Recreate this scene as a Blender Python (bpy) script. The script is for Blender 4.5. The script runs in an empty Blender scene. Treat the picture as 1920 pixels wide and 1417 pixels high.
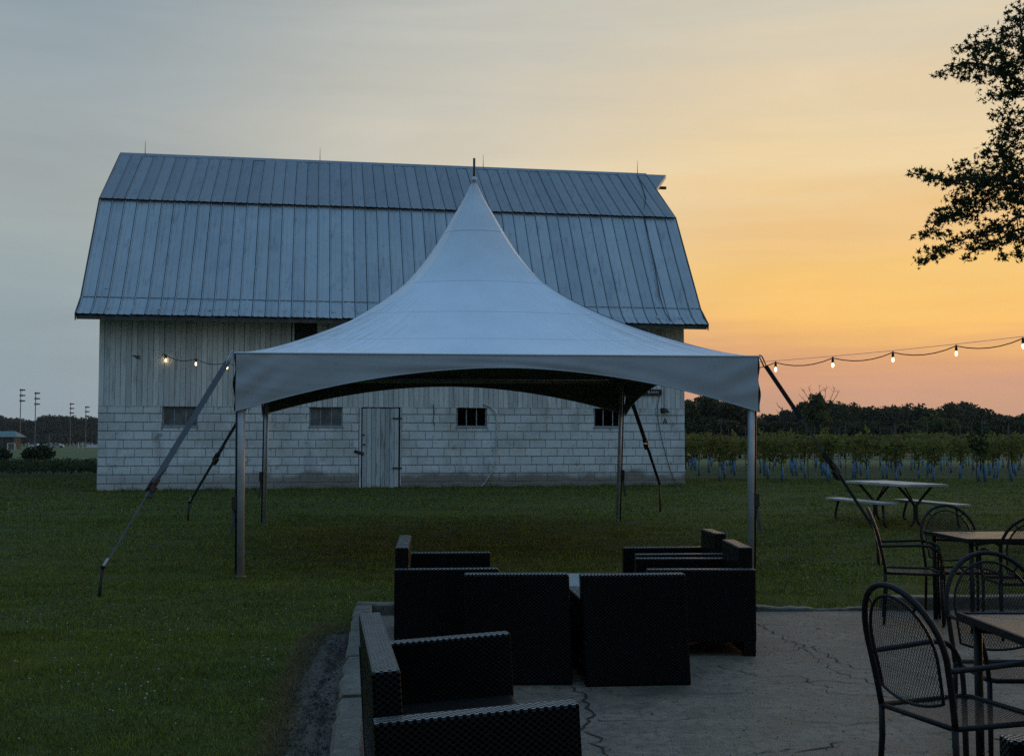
import bpy, bmesh, math, random
import numpy as np
from mathutils import Vector, Matrix, Euler
random.seed(7); RNG = np.random.default_rng(7)
R = math.radians
SC = bpy.context.scene
COL = SC.collection

# ------------------------------------------------------------------ camera
F_PX, PITCH, CAM_Z = 2140.0, R(3.111), 1.55
cam = bpy.data.objects.new('camera', bpy.data.cameras.new('camera'))
COL.objects.link(cam)
cam.location = (0, 0, CAM_Z); cam.rotation_euler = (R(90) + PITCH, 0, R(0))
cam.data.sensor_width = 36; cam.data.lens = 36 * F_PX / 1920
cam.data.clip_start = .1; cam.data.clip_end = 6000
SC.camera = cam

def pt(px, py, Y):
    """world point seen at photo pixel (px,py) at forward distance Y"""
    u, v = (px - 960) / F_PX, (708.5 - py) / F_PX
    dy = math.cos(PITCH) - v * math.sin(PITCH); dz = math.sin(PITCH) + v * math.cos(PITCH)
    k = Y / dy
    return Vector((u * k, Y, CAM_Z + dz * k))
def gpt(px, py, z=0.0):
    """point of the horizontal plane z seen at a photo pixel"""
    u, v = (px - 960) / F_PX, (708.5 - py) / F_PX
    dy = math.cos(PITCH) - v * math.sin(PITCH); dz = math.sin(PITCH) + v * math.cos(PITCH)
    k = (z - CAM_Z) / dz
    return Vector((u * k, dy * k, z))

# ------------------------------------------------------------------ world (dusk sky)
def lin(c):
    return tuple((x / 255 / 12.92 if x / 255 <= .04045 else ((x / 255 + .055) / 1.055) ** 2.4) for x in c)
W = bpy.data.worlds.new('World'); SC.world = W; W.use_nodes = True
SUN_AZ, SUN_EL = 40.0, 6.0
def build_world():
    nt = W.node_tree; N = nt.nodes; L = nt.links; N.clear()
    out = N.new('ShaderNodeOutputWorld'); bg = N.new('ShaderNodeBackground')
    tc = N.new('ShaderNodeTexCoord'); sep = N.new('ShaderNodeSeparateXYZ'); L.new(tc.outputs['Generated'], sep.inputs[0])
    def math_(op, a, b=None, clamp=False):
        n = N.new('ShaderNodeMath'); n.operation = op; n.use_clamp = clamp
        for i, v in enumerate((a, b)):
            if v is None: continue
            if isinstance(v, (int, float)): n.inputs[i].default_value = v
            else: L.new(v, n.inputs[i])
        return n.outputs[0]
    zc = math_('MINIMUM', math_('MAXIMUM', sep.outputs[2], -1.0), 1.0)
    el = math_('DIVIDE', math_('ARCSINE', zc), math.pi / 2)             # 0..1 = horizon..zenith
    # faint horizontal streaks of thin haze
    mp = N.new('ShaderNodeMapping'); L.new(tc.outputs['Generated'], mp.inputs[0]); mp.inputs['Scale'].default_value = (1.5, 1.5, 22); mp.inputs['Rotation'].default_value = (R(2), R(-4), 0)
    no = N.new('ShaderNodeTexNoise'); L.new(mp.outputs[0], no.inputs['Vector']); no.inputs['Scale'].default_value = 1.6; no.inputs['Detail'].default_value = 5
    wob = math_('MULTIPLY', math_('SUBTRACT', no.outputs['Fac'], .5), .06)
    elw = math_('ADD', el, wob)
    az = math_('MULTIPLY', math_('ARCTAN2', sep.outputs[0], sep.outputs[1]), 180 / math.pi)   # 0 = ahead, + = right
    def sstep(v, a, b):
        n = N.new('ShaderNodeMapRange'); n.interpolation_type = 'SMOOTHSTEP'
        L.new(v, n.inputs[0]); n.inputs[1].default_value = a; n.inputs[2].default_value = b
        return n.outputs[0]
    zen = [(36, (142, 174, 204)), (56, (136, 184, 234)), (74, (130, 188, 247)), (90, (130, 188, 247))]
    cols = {
     'left':  [(0, (154, 166, 176)), (2, (151, 167, 175)), (4.5, (150, 166, 172)), (8, (158, 172, 175)), (11, (165, 174, 173)), (14, (164, 173, 175)), (18, (154, 167, 173)), (22, (142, 158, 168)), (28, (138, 158, 174))] + zen,
     'mid':   [(0, (205, 165, 145)), (3, (214, 172, 140)), (7, (238, 206, 160)), (10, (236, 216, 178)), (13, (223, 212, 189)), (16, (211, 205, 188)), (19, (201, 199, 187)), (22, (188, 189, 184)), (29, (164, 178, 188))] + zen,
     'right': [(0, (198, 156, 136)), (1.6, (208, 160, 130)), (3.0, (212, 160, 132)), (4.2, (230, 171, 121)), (5.6, (252, 196, 112)), (7.5, (252, 204, 122)), (10, (243, 200, 138)), (13.5, (242, 215, 167)), (17, (230, 210, 176)), (21, (212, 204, 184)), (29, (178, 186, 190))] + zen,
     'back':  [(0, (84, 98, 106)), (10, (94, 112, 124)), (22, (112, 137, 158)), (38, (124, 161, 198))] + zen[1:],
    }
    outc = {}
    for k, st in cols.items():
        r = N.new('ShaderNodeValToRGB'); r.name = k; L.new(elw, r.inputs[0])
        e = r.color_ramp.elements
        while len(e) < len(st): e.new(.5)
        for i, (d, c) in enumerate(st):
            e[i].position = d / 90; e[i].color = (*lin(c), 1)
        outc[k] = r.outputs[0]
    def mix(f, a, b):
        n = N.new('ShaderNodeMix'); n.data_type = 'RGBA'; L.new(f, n.inputs[0]); L.new(a, n.inputs[6]); L.new(b, n.inputs[7]); return n.outputs[2]
    c = mix(sstep(az, -23, 1), outc['left'], outc['mid'])
    c = mix(sstep(az, -4, 14), c, outc['right'])
    aw = math_('ABSOLUTE', math_('SUBTRACT', az, 22))
    # wrap: beyond 180 deg the azimuth jumps, both sides are already the eastern sky there
    c = mix(sstep(aw, 50, 125), c, outc['back'])
    sky = N.new('ShaderNodeTexSky'); sky.sky_type = 'NISHITA'; sky.sun_disc = False
    sky.sun_elevation = R(SUN_EL); sky.sun_rotation = R(SUN_AZ); sky.air_density = 1.3; sky.dust_density = 3; sky.ozone_density = 2
    sc_ = N.new('ShaderNodeVectorMath'); sc_.operation = 'SCALE'; L.new(sky.outputs[0], sc_.inputs[0]); sc_.inputs[3].default_value = .06
    fac = N.new('ShaderNodeValue'); fac.outputs[0].default_value = .04
    c = mix(fac.outputs[0], c, sc_.outputs[0])
    # thin veils of high cloud
    mp2 = N.new('ShaderNodeMapping'); L.new(tc.outputs['Generated'], mp2.inputs[0]); mp2.inputs['Scale'].default_value = (2.2, 2.2, 13); mp2.inputs['Rotation'].default_value = (R(3), R(7), 0)
    n2 = N.new('ShaderNodeTexNoise'); L.new(mp2.outputs[0], n2.inputs['Vector']); n2.inputs['Scale'].default_value = 1.5; n2.inputs['Detail'].default_value = 7; n2.inputs['Roughness'].default_value = .62; n2.inputs['Distortion'].default_value = .5
    vl = N.new('ShaderNodeVectorMath'); vl.operation = 'SCALE'; L.new(c, vl.inputs[0]); L.new(math_('ADD', math_('MULTIPLY', n2.outputs['Fac'], .26), .87), vl.inputs[3]); c = vl.outputs[0]
    # below the horizon: dark land
    c2 = N.new('ShaderNodeRGB'); c2.outputs[0].default_value = (.02, .025, .02, 1)
    c = mix(sstep(el, -.002, -.02), c, c2.outputs[0])
    L.new(c, bg.inputs[0]); bg.inputs[1].default_value = 1.0
    L.new(bg.outputs[0], out.inputs[0])
build_world()

# ------------------------------------------------------------------ sun (already down in the haze)
sl = bpy.data.lights.new('sun', 'SUN'); sl.energy = .5; sl.angle = R(12); sl.color = (1, .66, .36)
so = bpy.data.objects.new('sun', sl); COL.objects.link(so)
_d = Vector((math.sin(R(SUN_AZ)) * math.cos(R(SUN_EL)), math.cos(R(SUN_AZ)) * math.cos(R(SUN_EL)), math.sin(R(SUN_EL))))
so.rotation_euler = (-_d).to_track_quat('-Z', 'Y').to_euler(); so.location = (30, 40, 20)
SC.view_settings.view_transform = 'Standard'; SC.view_settings.look = 'None'
SC.view_settings.exposure = 0.0; SC.view_settings.gamma = 1.0; SC.view_settings.use_curve_mapping = False
SC.cycles.use_denoising = False
SC.cycles.max_bounces = 6; SC.cycles.diffuse_bounces = 3; SC.cycles.glossy_bounces = 3; SC.cycles.transparent_max_bounces = 8

# ------------------------------------------------------------------ helpers
class MB:
    def __init__(s): s.v = []; s.f = []; s.uv = None
    def add(s, vs, fs):
        o = len(s.v); s.v += [tuple(x) for x in vs]; s.f += [tuple(i + o for i in f) for f in fs]; return s
    def box(s, lo, hi, M=None):
        x0, y0, z0 = lo; x1, y1, z1 = hi
        vs = [(x0,y0,z0),(x1,y0,z0),(x1,y1,z0),(x0,y1,z0),(x0,y0,z1),(x1,y0,z1),(x1,y1,z1),(x0,y1,z1)]
        if M is not None: vs = [M @ Vector(v) for v in vs]
        return s.add(vs, [(0,3,2,1),(4,5,6,7),(0,1,5,4),(1,2,6,5),(2,3,7,6),(3,0,4,7)])
    def cbox(s, lo, hi, b=.01, M=None):
        """box with chamfered edges"""
        bm = bmesh.new(); bmesh.ops.create_cube(bm, size=1)
        for v in bm.verts: v.co = Vector([lo[i] + (v.co[i] + .5) * (hi[i] - lo[i]) for i in range(3)])
        bmesh.ops.bevel(bm, geom=bm.edges[:], offset=b, segments=2, profile=.6, affect='EDGES')
        if M is not None: bm.transform(M)
        bm.verts.index_update()
        s.add([v.co[:] for v in bm.verts], [[v.index for v in f.verts] for f in bm.faces]); bm.free(); return s
    def tube(s, pts, r, n=8, closed=False, caps=True):
        pts = [Vector(p) for p in pts]; m = len(pts)
        rs = r if isinstance(r, (list, tuple)) else [r] * m
        up = None; rings = []
        for i, p in enumerate(pts):
            if closed: t = pts[(i + 1) % m] - pts[i - 1]
            else: t = pts[min(i + 1, m - 1)] - pts[max(i - 1, 0)]
            t.normalize()
            if up is None: up = Vector((0, 0, 1)) if abs(t.z) < .9 else Vector((1, 0, 0))
            a = t.cross(up); 
            if a.length < 1e-6: a = t.orthogonal()
            a.normalize(); b = a.cross(t); up = b
            rings.append([p + (a * math.cos(k * 2 * math.pi / n) + b * math.sin(k * 2 * math.pi / n)) * rs[i] for k in range(n)])
        vs = [v for rg in rings for v in rg]; fs = []
        for i in range(m if closed else m - 1):
            j = (i + 1) % m
            for k in range(n):
                fs.append((i*n+k, i*n+(k+1)%n, j*n+(k+1)%n, j*n+k))
        if caps and not closed:
            fs.append(tuple(range(n))[::-1]); fs.append(tuple((m-1)*n+k for k in range(n)))
        return s.add(vs, fs)
    def ribbon(s, pts, w, normal, t=.004):
        """flat strap along pts: width w, thickness t, lying across 'normal'"""
        pts = [Vector(p) for p in pts]; vs = []; m = len(pts); nrm = Vector(normal)
        for i, p in enumerate(pts):
            d = (pts[min(i+1, m-1)] - pts[max(i-1, 0)]).normalized()
            a = d.cross(nrm).normalized() * (w / 2); b = a.cross(d).normalized() * (t / 2)
            vs += [p+a+b, p-a+b, p-a-b, p+a-b]
        fs = []
        for i in range(m - 1):
            for k in range(4): fs.append((i*4+k, i*4+(k+1)%4, i*4+4+(k+1)%4, i*4+4+k))
        fs += [(3,2,1,0), tuple((m-1)*4+k for k in range(4))]
        return s.add(vs, fs)
    def mesh(s, name, mat=None, smooth=False):
        me = bpy.data.meshes.new(name); me.from_pydata(s.v, [], s.f); me.update()
        if mat: me.materials.append(mat)
        if smooth:
            me.polygons.foreach_set('use_smooth', [True] * len(me.polygons))
            me.update()
        return me
    def build(s, name, mat=None, parent=None, smooth=False, loc=None):
        return mkobj(name, s.mesh(name, mat, smooth), parent, loc)

def mkobj(name, data, parent=None, loc=None):
    o = bpy.data.objects.new(name, data); COL.objects.link(o)
    if parent: o.parent = parent
    if loc is not None: o.location = loc
    return o
def empty(name, loc=(0,0,0), rz=0.0, parent=None):
    o = bpy.data.objects.new(name, None); COL.objects.link(o); o.location = loc; o.rotation_euler = (0, 0, rz)
    o.empty_display_size = .1
    if parent: o.parent = parent
    return o
def tag(o, label=None, cat=None, group=None, kind=None):
    if label: o['label'] = label
    if cat: o['category'] = cat
    if group: o['group'] = group
    if kind: o['kind'] = kind
    return o
def copy_tree(o, parent=None):
    c = o.copy(); COL.objects.link(c)
    if parent: c.parent = parent
    for ch in list(o.children): copy_tree(ch, c)
    return c
def tri_mesh(name, co, mat, per=3):
    """mesh of separate triangles/quads from array (n,per,3)"""
    n = len(co); me = bpy.data.meshes.new(name)
    me.vertices.add(n * per); me.vertices.foreach_set('co', np.asarray(co, np.float32).ravel())
    me.loops.add(n * per); me.loops.foreach_set('vertex_index', np.arange(n * per, dtype=np.int32))
    me.polygons.add(n); me.polygons.foreach_set('loop_start', np.arange(0, n * per, per, dtype=np.int32))
    me.polygons.foreach_set('loop_total', np.full(n, per, np.int32))
    me.update(calc_edges=True); me.validate()
    if mat: me.materials.append(mat)
    return me

def text_mesh(name, cu, mat, parent, loc):
    tmp = bpy.data.objects.new('tmp', cu); COL.objects.link(tmp); me = bpy.data.meshes.new_from_object(tmp)
    bpy.data.objects.remove(tmp); bpy.data.curves.remove(cu); me.name = name; me.materials.clear(); me.materials.append(mat)
    o = mkobj(name, me, parent, loc); o.rotation_euler = (R(90), 0, 0); return o
# ------------------------------------------------------------------ materials
class NT:
    def __init__(s, name):
        s.m = bpy.data.materials.new(name); s.m.use_nodes = True; s.t = s.m.node_tree
        s.N = s.t.nodes; s.L = s.t.links; s.b = s.N['Principled BSDF']; s.o = s.N['Material Output']
    def n(s, typ, **kw):
        x = s.N.new(typ)
        for k, v in kw.items(): setattr(x, k, v)
        return x
    def inp(s, sock, v):
        if isinstance(v, bpy.types.NodeSocket): s.L.new(v, sock)
        else: sock.default_value = v
    def math(s, op, a, b=None, c=None, clamp=False):
        x = s.n('ShaderNodeMath', operation=op, use_clamp=clamp)
        for i, v in enumerate((a, b, c)):
            if v is not None: s.inp(x.inputs[i], v)
        return x.outputs[0]
    def mix(s, f, a, b, mode='MIX'):
        x = s.n('ShaderNodeMix', data_type='RGBA', blend_type=mode)
        s.inp(x.inputs[0], f)
        s.inp(x.inputs[6], (*a, 1) if isinstance(a, tuple) and len(a) == 3 else a)
        s.inp(x.inputs[7], (*b, 1) if isinstance(b, tuple) and len(b) == 3 else b)
        return x.outputs[2]
    def noise(s, vec, scale, detail=4, rough=.55, dist=0):
        x = s.n('ShaderNodeTexNoise'); s.L.new(vec, x.inputs['Vector'])
        x.inputs['Scale'].default_value = scale; x.inputs['Detail'].default_value = detail
        x.inputs['Roughness'].default_value = rough; x.inputs['Distortion'].default_value = dist
        return x.outputs['Fac']
    def mapping(s, vec, scale=(1,1,1), loc=(0,0,0)):
        x = s.n('ShaderNodeMapping'); s.L.new(vec, x.inputs[0]); x.inputs['Scale'].default_value = scale; x.inputs['Location'].default_value = loc
        return x.outputs[0]
    def pos(s): return s.n('ShaderNodeNewGeometry').outputs['Position']
    def obj(s): return s.n('ShaderNodeTexCoord').outputs['Object']
    def ramp(s, f, a, b, smooth=True):
        x = s.n('ShaderNodeMapRange', interpolation_type='SMOOTHSTEP' if smooth else 'LINEAR'); s.inp(x.inputs[0], f)
        x.inputs[1].default_value = a; x.inputs[2].default_value = b
        return x.outputs[0]
    def bump(s, h, strength=.3, dist=.01, prev=None):
        x = s.n('ShaderNodeBump'); x.inputs['Strength'].default_value = strength; x.inputs['Distance'].default_value = dist
        s.L.new(h, x.inputs['Height'])
        if prev is not None: s.L.new(prev, x.inputs['Normal'])
        return x.outputs[0]
    def fin(s, col=None, rough=.6, metal=0, normal=None, spec=.5):
        if col is not None: s.inp(s.b.inputs['Base Color'], (*col, 1) if isinstance(col, tuple) and len(col) == 3 else col)
        s.inp(s.b.inputs['Roughness'], rough); s.inp(s.b.inputs['Metallic'], metal)
        s.b.inputs['Specular IOR Level'].default_value = spec
        if normal is not None: s.L.new(normal, s.b.inputs['Normal'])
        return s.m

def simple(name, col, rough=.6, metal=0, var=.25, scale=8, bump=.0, spec=.5, bscale=60):
    t = NT(name); p = t.obj(); n = t.noise(p, scale, 4)
    c = t.mix(t.ramp(n, .3, .7), tuple(x * (1 - var) for x in col), tuple(x * (1 + var) for x in col))
    nm = t.bump(t.noise(p, bscale, 3), bump, .01) if bump else None
    return t.fin(c, rough, metal, nm, spec)

M = {}
def m_ground():
    t = NT('lawn'); p = t.pos(); sep = t.n('ShaderNodeSeparateXYZ'); t.L.new(p, sep.inputs[0])
    n1 = t.noise(p, .35, 5, .6); n2 = t.noise(p, 18, 3, .7); n3 = t.noise(t.mapping(p, (.25, 1.6, 1)), .9, 3)
    c = t.mix(t.ramp(n2, .25, .8), (.04, .048, .01), (.075, .088, .018))
    c = t.mix(t.math('MULTIPLY', t.ramp(n1, .45, .7), .45), c, (.062, .068, .026))
    c = t.mix(t.math('MULTIPLY', t.ramp(n3, .5, .75), .35), c, (.02, .04, .012))
    far = t.mix(t.ramp(t.noise(t.mapping(p, (.02, .12, 1)), 1.0, 4), .35, .7), (.055, .085, .028), (.095, .125, .045))
    c = t.mix(t.ramp(sep.outputs[1], 44, 60), c, far)
    nm = t.bump(t.noise(p, 45, 4, .7), .6, .03)
    M['lawn'] = t.fin(c, .9, 0, nm, .15)
m_ground()
def m_blade(name, a, b, c3, trans=.3):
    t = NT(name); g = t.n('ShaderNodeNewGeometry')
    p = g.outputs['Position']
    c = t.mix(t.math('POWER', g.outputs['Random Per Island'], 2.2 if name == 'grass_blade' else 1.0), a, b)
    c = t.mix(t.math('MULTIPLY', t.ramp(t.noise(p, .45, 4), .48, .72), .55), c, c3)
    pa = t.math('ADD', t.math('MULTIPLY', t.ramp(t.noise(p, 2.6, 5, .7), .36, .64), .5), t.math('MULTIPLY', t.ramp(t.noise(t.mapping(p, (.5, 1.5, 1)), .5, 4), .35, .65), .45))
    c = t.mix(pa, t.mix(.45, c, (.012, .02, .005)), t.mix(.22, c, (.2, .24, .07)) if name == 'grass_blade' else c)
    t.fin(c, .7, 0, None, .15)
    tr = t.n('ShaderNodeBsdfTranslucent'); t.L.new(c, tr.inputs[0]); mx = t.n('ShaderNodeMixShader'); mx.inputs[0].default_value = trans
    t.L.new(t.b.outputs[0], mx.inputs[1]); t.L.new(tr.outputs[0], mx.inputs[2]); t.L.new(mx.outputs[0], t.o.inputs[0])
    M[name] = t.m
m_blade('grass_blade', (.058, .07, .009), (.42, .48, .062), (.3, .28, .05))
m_blade('dry_grass', (.13, .085, .035), (.3, .2, .08), (.2, .14, .06))
m_blade('leaf_dark', (.014, .024, .008), (.042, .062, .018), (.03, .05, .016))
m_blade('leaf_maple', (.018, .03, .01), (.035, .05, .016), (.03, .045, .014))
m_blade('leaf_vine', (.1, .13, .025), (.24, .27, .07), (.26, .26, .07), .45)
m_blade('leaf_crop', (.025, .045, .014), (.07, .1, .04), (.05, .08, .03))
m_blade('leaf_tree_far', (.03, .038, .016), (.075, .088, .036), (.05, .06, .028))
m_blade('leaf_tree_olive', (.045, .056, .016), (.13, .14, .042), (.09, .1, .034))
M['flower'] = simple('clover_flower', (.34, .35, .27), .8)
M['bark'] = simple('bark', (.026, .021, .017), .9, bump=.6, bscale=30)
def m_concrete(name, a, b, sc=3, stain=(.055, .05, .04)):
    t = NT(name); p = t.pos(); n = t.noise(p, sc, 6, .65); f = t.noise(p, 90, 3, .7); s = t.noise(p, .8, 5, .6, .6)
    c = t.mix(t.ramp(n, .3, .72), a, b)
    m2 = t.noise(p, 16, 8, .8)
    c = t.mix(t.math('MULTIPLY', t.ramp(m2, .46, .62), .8), c, tuple(x * .55 for x in a))
    c = t.mix(t.math('MULTIPLY', t.ramp(f, .54, .7), .7), c, tuple(x * 1.9 for x in b))
    c = t.mix(t.math('MULTIPLY', t.ramp(f, .42, .3), .55), c, tuple(x * .4 for x in a))
    c = t.mix(t.math('MULTIPLY', t.ramp(s, .5, .68), .6), c, stain)
    h = t.math('ADD', t.math('MULTIPLY', f, .5), n)
    M[name] = t.fin(c, t.math('MULTIPLY_ADD', n, .3, .5), 0, t.bump(h, .5, .012), .35)
m_concrete('patio', (.11, .083, .055), (.215, .163, .11))
m_concrete('kerb', (.07, .06, .042), (.165, .14, .1), 7, (.06, .055, .04))
M['crack'] = simple('crack_dirt', (.008, .008, .006), .95, bump=.8)
def m_mud():
    t = NT('bare_earth'); p = t.pos()
    n = t.noise(t.mapping(p, (1, .5, 1)), 9, 6, .7); f = t.noise(p, 40, 4, .7)
    c = t.mix(t.ramp(n, .3, .7), (.036, .029, .019), (.135, .112, .078))
    M['mud'] = t.fin(c, t.math('MULTIPLY_ADD', n, .4, .45), 0, t.bump(t.math('ADD', n, t.math('MULTIPLY', f, .5)), 1.0, .09), .35)
m_mud()

# barn
def m_block(name):
    t = NT(name); g = t.n('ShaderNodeNewGeometry'); p = g.outputs['Position']
    sep = t.n('ShaderNodeSeparateXYZ'); t.L.new(p, sep.inputs[0])
    oi = t.n('ShaderNodeObjectInfo').outputs['Random']
    n = t.noise(p, 4, 6, .65); n2 = t.noise(p, 1.1, 4, .6); f = t.noise(p, 26, 4, .75); n4 = t.noise(t.mapping(p, (1, 1, .35)), 2.2, 6, .7)
    paint = t.mix(oi, (.72, .75, .73), (.82, .84, .82))
    paint = t.mix(t.math('MULTIPLY', t.ramp(n4, .52, .68), .6), paint, (.42, .44, .43))
    raw = t.mix(f, (.17, .15, .115), (.33, .29, .23))
    v3 = t.noise(t.mapping(p, (9, 9, 1.2)), 1.0, 5, .75)
    paint = t.mix(t.math('MULTIPLY', t.ramp(v3, .5, .7), .3), paint, (.42, .43, .4))
    paint = t.mix(t.math('MULTIPLY', t.ramp(n2, .48, .7), .55), paint, (.46, .46, .41))
    # paint worn off the lowest courses (unevenly along the wall) and in chips
    low = t.ramp(t.math('ADD', sep.outputs[2], t.math('MULTIPLY_ADD', n2, .8, -.4)), .84, .62)
    lx = t.ramp(sep.outputs[0], -9.2, -4.5)
    low = t.math('MULTIPLY', low, t.math('MULTIPLY_ADD', lx, .6, .35))
    chip = t.math('MULTIPLY', t.ramp(t.math('ADD', n, t.math('MULTIPLY', f, .5)), .86, .97), .85)
    k = t.math('MAXIMUM', low, chip)
    c = t.mix(k, paint, raw)
    M[name] = t.fin(c, .75, 0, t.bump(t.math('ADD', n, f), .55, .012), .3)
m_block('painted_block')
M['mortar'] = simple('mortar', (.33, .33, .31), .9, bump=.6, scale=3)
def m_board(name, base, worn, scale=1.0, wear=(.5, .72), spl=.55):
    t = NT(name); p = t.obj(); wp = t.pos(); oi = t.n('ShaderNodeObjectInfo').outputs['Random']
    sh = t.n('ShaderNodeVectorMath', operation='ADD'); t.L.new(wp, sh.inputs[0])
    cmb = t.n('ShaderNodeCombineXYZ'); t.L.new(t.math('MULTIPLY', oi, 37.0), cmb.inputs[2]); t.L.new(cmb.outputs[0], sh.inputs[1])
    g = t.noise(t.mapping(sh.outputs[0], (40, 40, 2.2)), 1.0, 6, .7)
    g2 = t.noise(t.mapping(sh.outputs[0], (6, 6, .8)), 1.3, 5, .7)
    c = t.mix(oi, tuple(x * .78 for x in base), tuple(x * 1.1 for x in base))
    c = t.mix(t.math('MULTIPLY', t.ramp(g, .5, .72), spl), c, worn)
    c = t.mix(t.math('MULTIPLY', t.ramp(g2, *wear), .75), c, worn)
    M[name] = t.fin(c, .8, 0, t.bump(g, .5, .006), .25)
m_board('siding', (.76, .78, .74), (.33, .33, .3), 1, (.5, .72), .6)
m_board('door_wood', (.56, .6, .58), (.16, .155, .14), 1, (.5, .66), .7)
M['sheathing'] = simple('sheathing', (.05, .05, .045), .9)
def m_roof(name, a, b, rough=.42, metal=.55):
    t = NT(name); p = t.obj(); wp = t.pos(); oi = t.n('ShaderNodeObjectInfo').outputs['Random']
    n = t.noise(wp, 1.2, 5, .65); f = t.noise(t.mapping(wp, (9, 3, 2)), 1, 5, .7); s = t.noise(wp, 5, 6, .75, .8)
    v = t.math('ADD', t.math('MULTIPLY', t.ramp(n, .3, .7), .5), t.math('MULTIPLY', oi, .5))
    c = t.mix(v, a, b)
    c = t.mix(t.math('MULTIPLY', t.ramp(f, .5, .75), .35), c, tuple(x * .6 for x in a))
    c = t.mix(t.math('MULTIPLY', t.ramp(s, .63, .7), .8), c, (.07, .06, .055))
    st = t.noise(t.mapping(wp, (7, 1.2, 1.2)), 1.0, 5, .7)
    c = t.mix(t.math('MULTIPLY', t.ramp(st, .54, .7), .5), c, tuple(x * .55 for x in a))
    M[name] = t.fin(c, t.math('MULTIPLY_ADD', n, .25, rough - .1), metal, t.bump(n, .12, .05), .5)
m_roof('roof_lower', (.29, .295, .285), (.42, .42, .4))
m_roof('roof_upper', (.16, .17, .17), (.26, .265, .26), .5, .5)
M['trim'] = simple('weathered_trim', (.09, .09, .085), .85)
M['pale_wood'] = simple('pale_rafter', (.42, .43, .42), .8)
M['iron'] = simple('rusty_iron', (.05, .045, .04), .6, .5)
M['pane_dull'] = simple('dull_pane', (.13, .135, .13), .35, 0, .35, 3)
M['frame_grey'] = simple('window_frame', (.3, .33, .33), .75, 0, .3, 20)
M['black'] = simple('black_paint', (.008, .008, .009), .5)
M['white_letter'] = simple('white_letter', (.6, .6, .56), .7)
M['hose'] = simple('white_hose', (.55, .55, .52), .5)
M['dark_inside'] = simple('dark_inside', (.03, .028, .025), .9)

# tent
def m_vinyl(name, col, wr, bs=.55, diag=False):
    t = NT(name); uv = t.n('ShaderNodeUVMap').outputs[0]; p = t.obj()
    sep = t.n('ShaderNodeSeparateXYZ'); t.L.new(uv, sep.inputs[0]); U, V = sep.outputs[0], sep.outputs[1]
    cu = t.math('ABSOLUTE', t.math('MULTIPLY_ADD', U, 2, -1))
    vec = t.n('ShaderNodeCombineXYZ')
    if diag:      # folds running from the corners up towards the middle of each valance
        t.L.new(t.math('ADD', t.math('MULTIPLY', cu, 9), t.math('MULTIPLY', V, 4.5)), vec.inputs[0]); t.L.new(t.math('MULTIPLY_ADD', V, .5, t.math('MULTIPLY', U, 1.6)), vec.inputs[1])
        w = t.noise(vec.outputs[0], .62, 1.2, .5, .3)
        amp = t.math('MULTIPLY_ADD', t.math('POWER', cu, 2.5), .9, .12)
    else:
        t.L.new(t.math('MULTIPLY', cu, wr[0]), vec.inputs[0]); t.L.new(t.math('MULTIPLY', V, wr[1]), vec.inputs[1]); t.L.new(t.math('MULTIPLY', U, 3), vec.inputs[2])
        w = t.noise(vec.outputs[0], 1.0, 3, .55, .4)
        amp = t.math('MULTIPLY_ADD', t.math('MULTIPLY', t.math('POWER', cu, 3.0), t.ramp(V, .25, .8)), 1.1, .05)
    h = t.math('MULTIPLY', w, amp)
    for s in (() if diag else (.12, .3, .52, .78)):      # welded seams
        d = t.math('ABSOLUTE', t.math('SUBTRACT', V, s)); h = t.math('ADD', h, t.math('MULTIPLY', t.ramp(d, .004, .0015), .05))
    f = t.noise(p, 2.5, 5, .6)
    c = t.mix(t.ramp(f, .35, .7), tuple(x * .93 for x in col), col)
    M[name] = t.fin(c, .3, 0, t.bump(h, bs, .06 if diag else .16), .5)
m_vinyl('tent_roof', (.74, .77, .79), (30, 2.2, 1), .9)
m_vinyl('tent_valance_shaded', (.45, .47, .48), None, .3, True)  # darker than the roof fabric: shade on the hanging cloth put into its colour
M['aluminium'] = simple('aluminium', (.45, .46, .46), .5, .3, .1)
M['shade_lining'] = simple('dark_shade_lining', (.1, .105, .075), .8)  # dark layer added under the white fabric; its colour carries the shade inside
M['strap_grey'] = simple('grey_webbing', (.085, .09, .09), .7, 0, .15, 40, .2)
M['strap_black'] = simple('black_webbing', (.02, .02, .022), .75, 0, .2, 40, .2)
M['steel'] = simple('steel', (.35, .35, .35), .35, .9, .2)
M['stake'] = simple('stake_steel', (.03, .03, .03), .6, .6)

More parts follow.
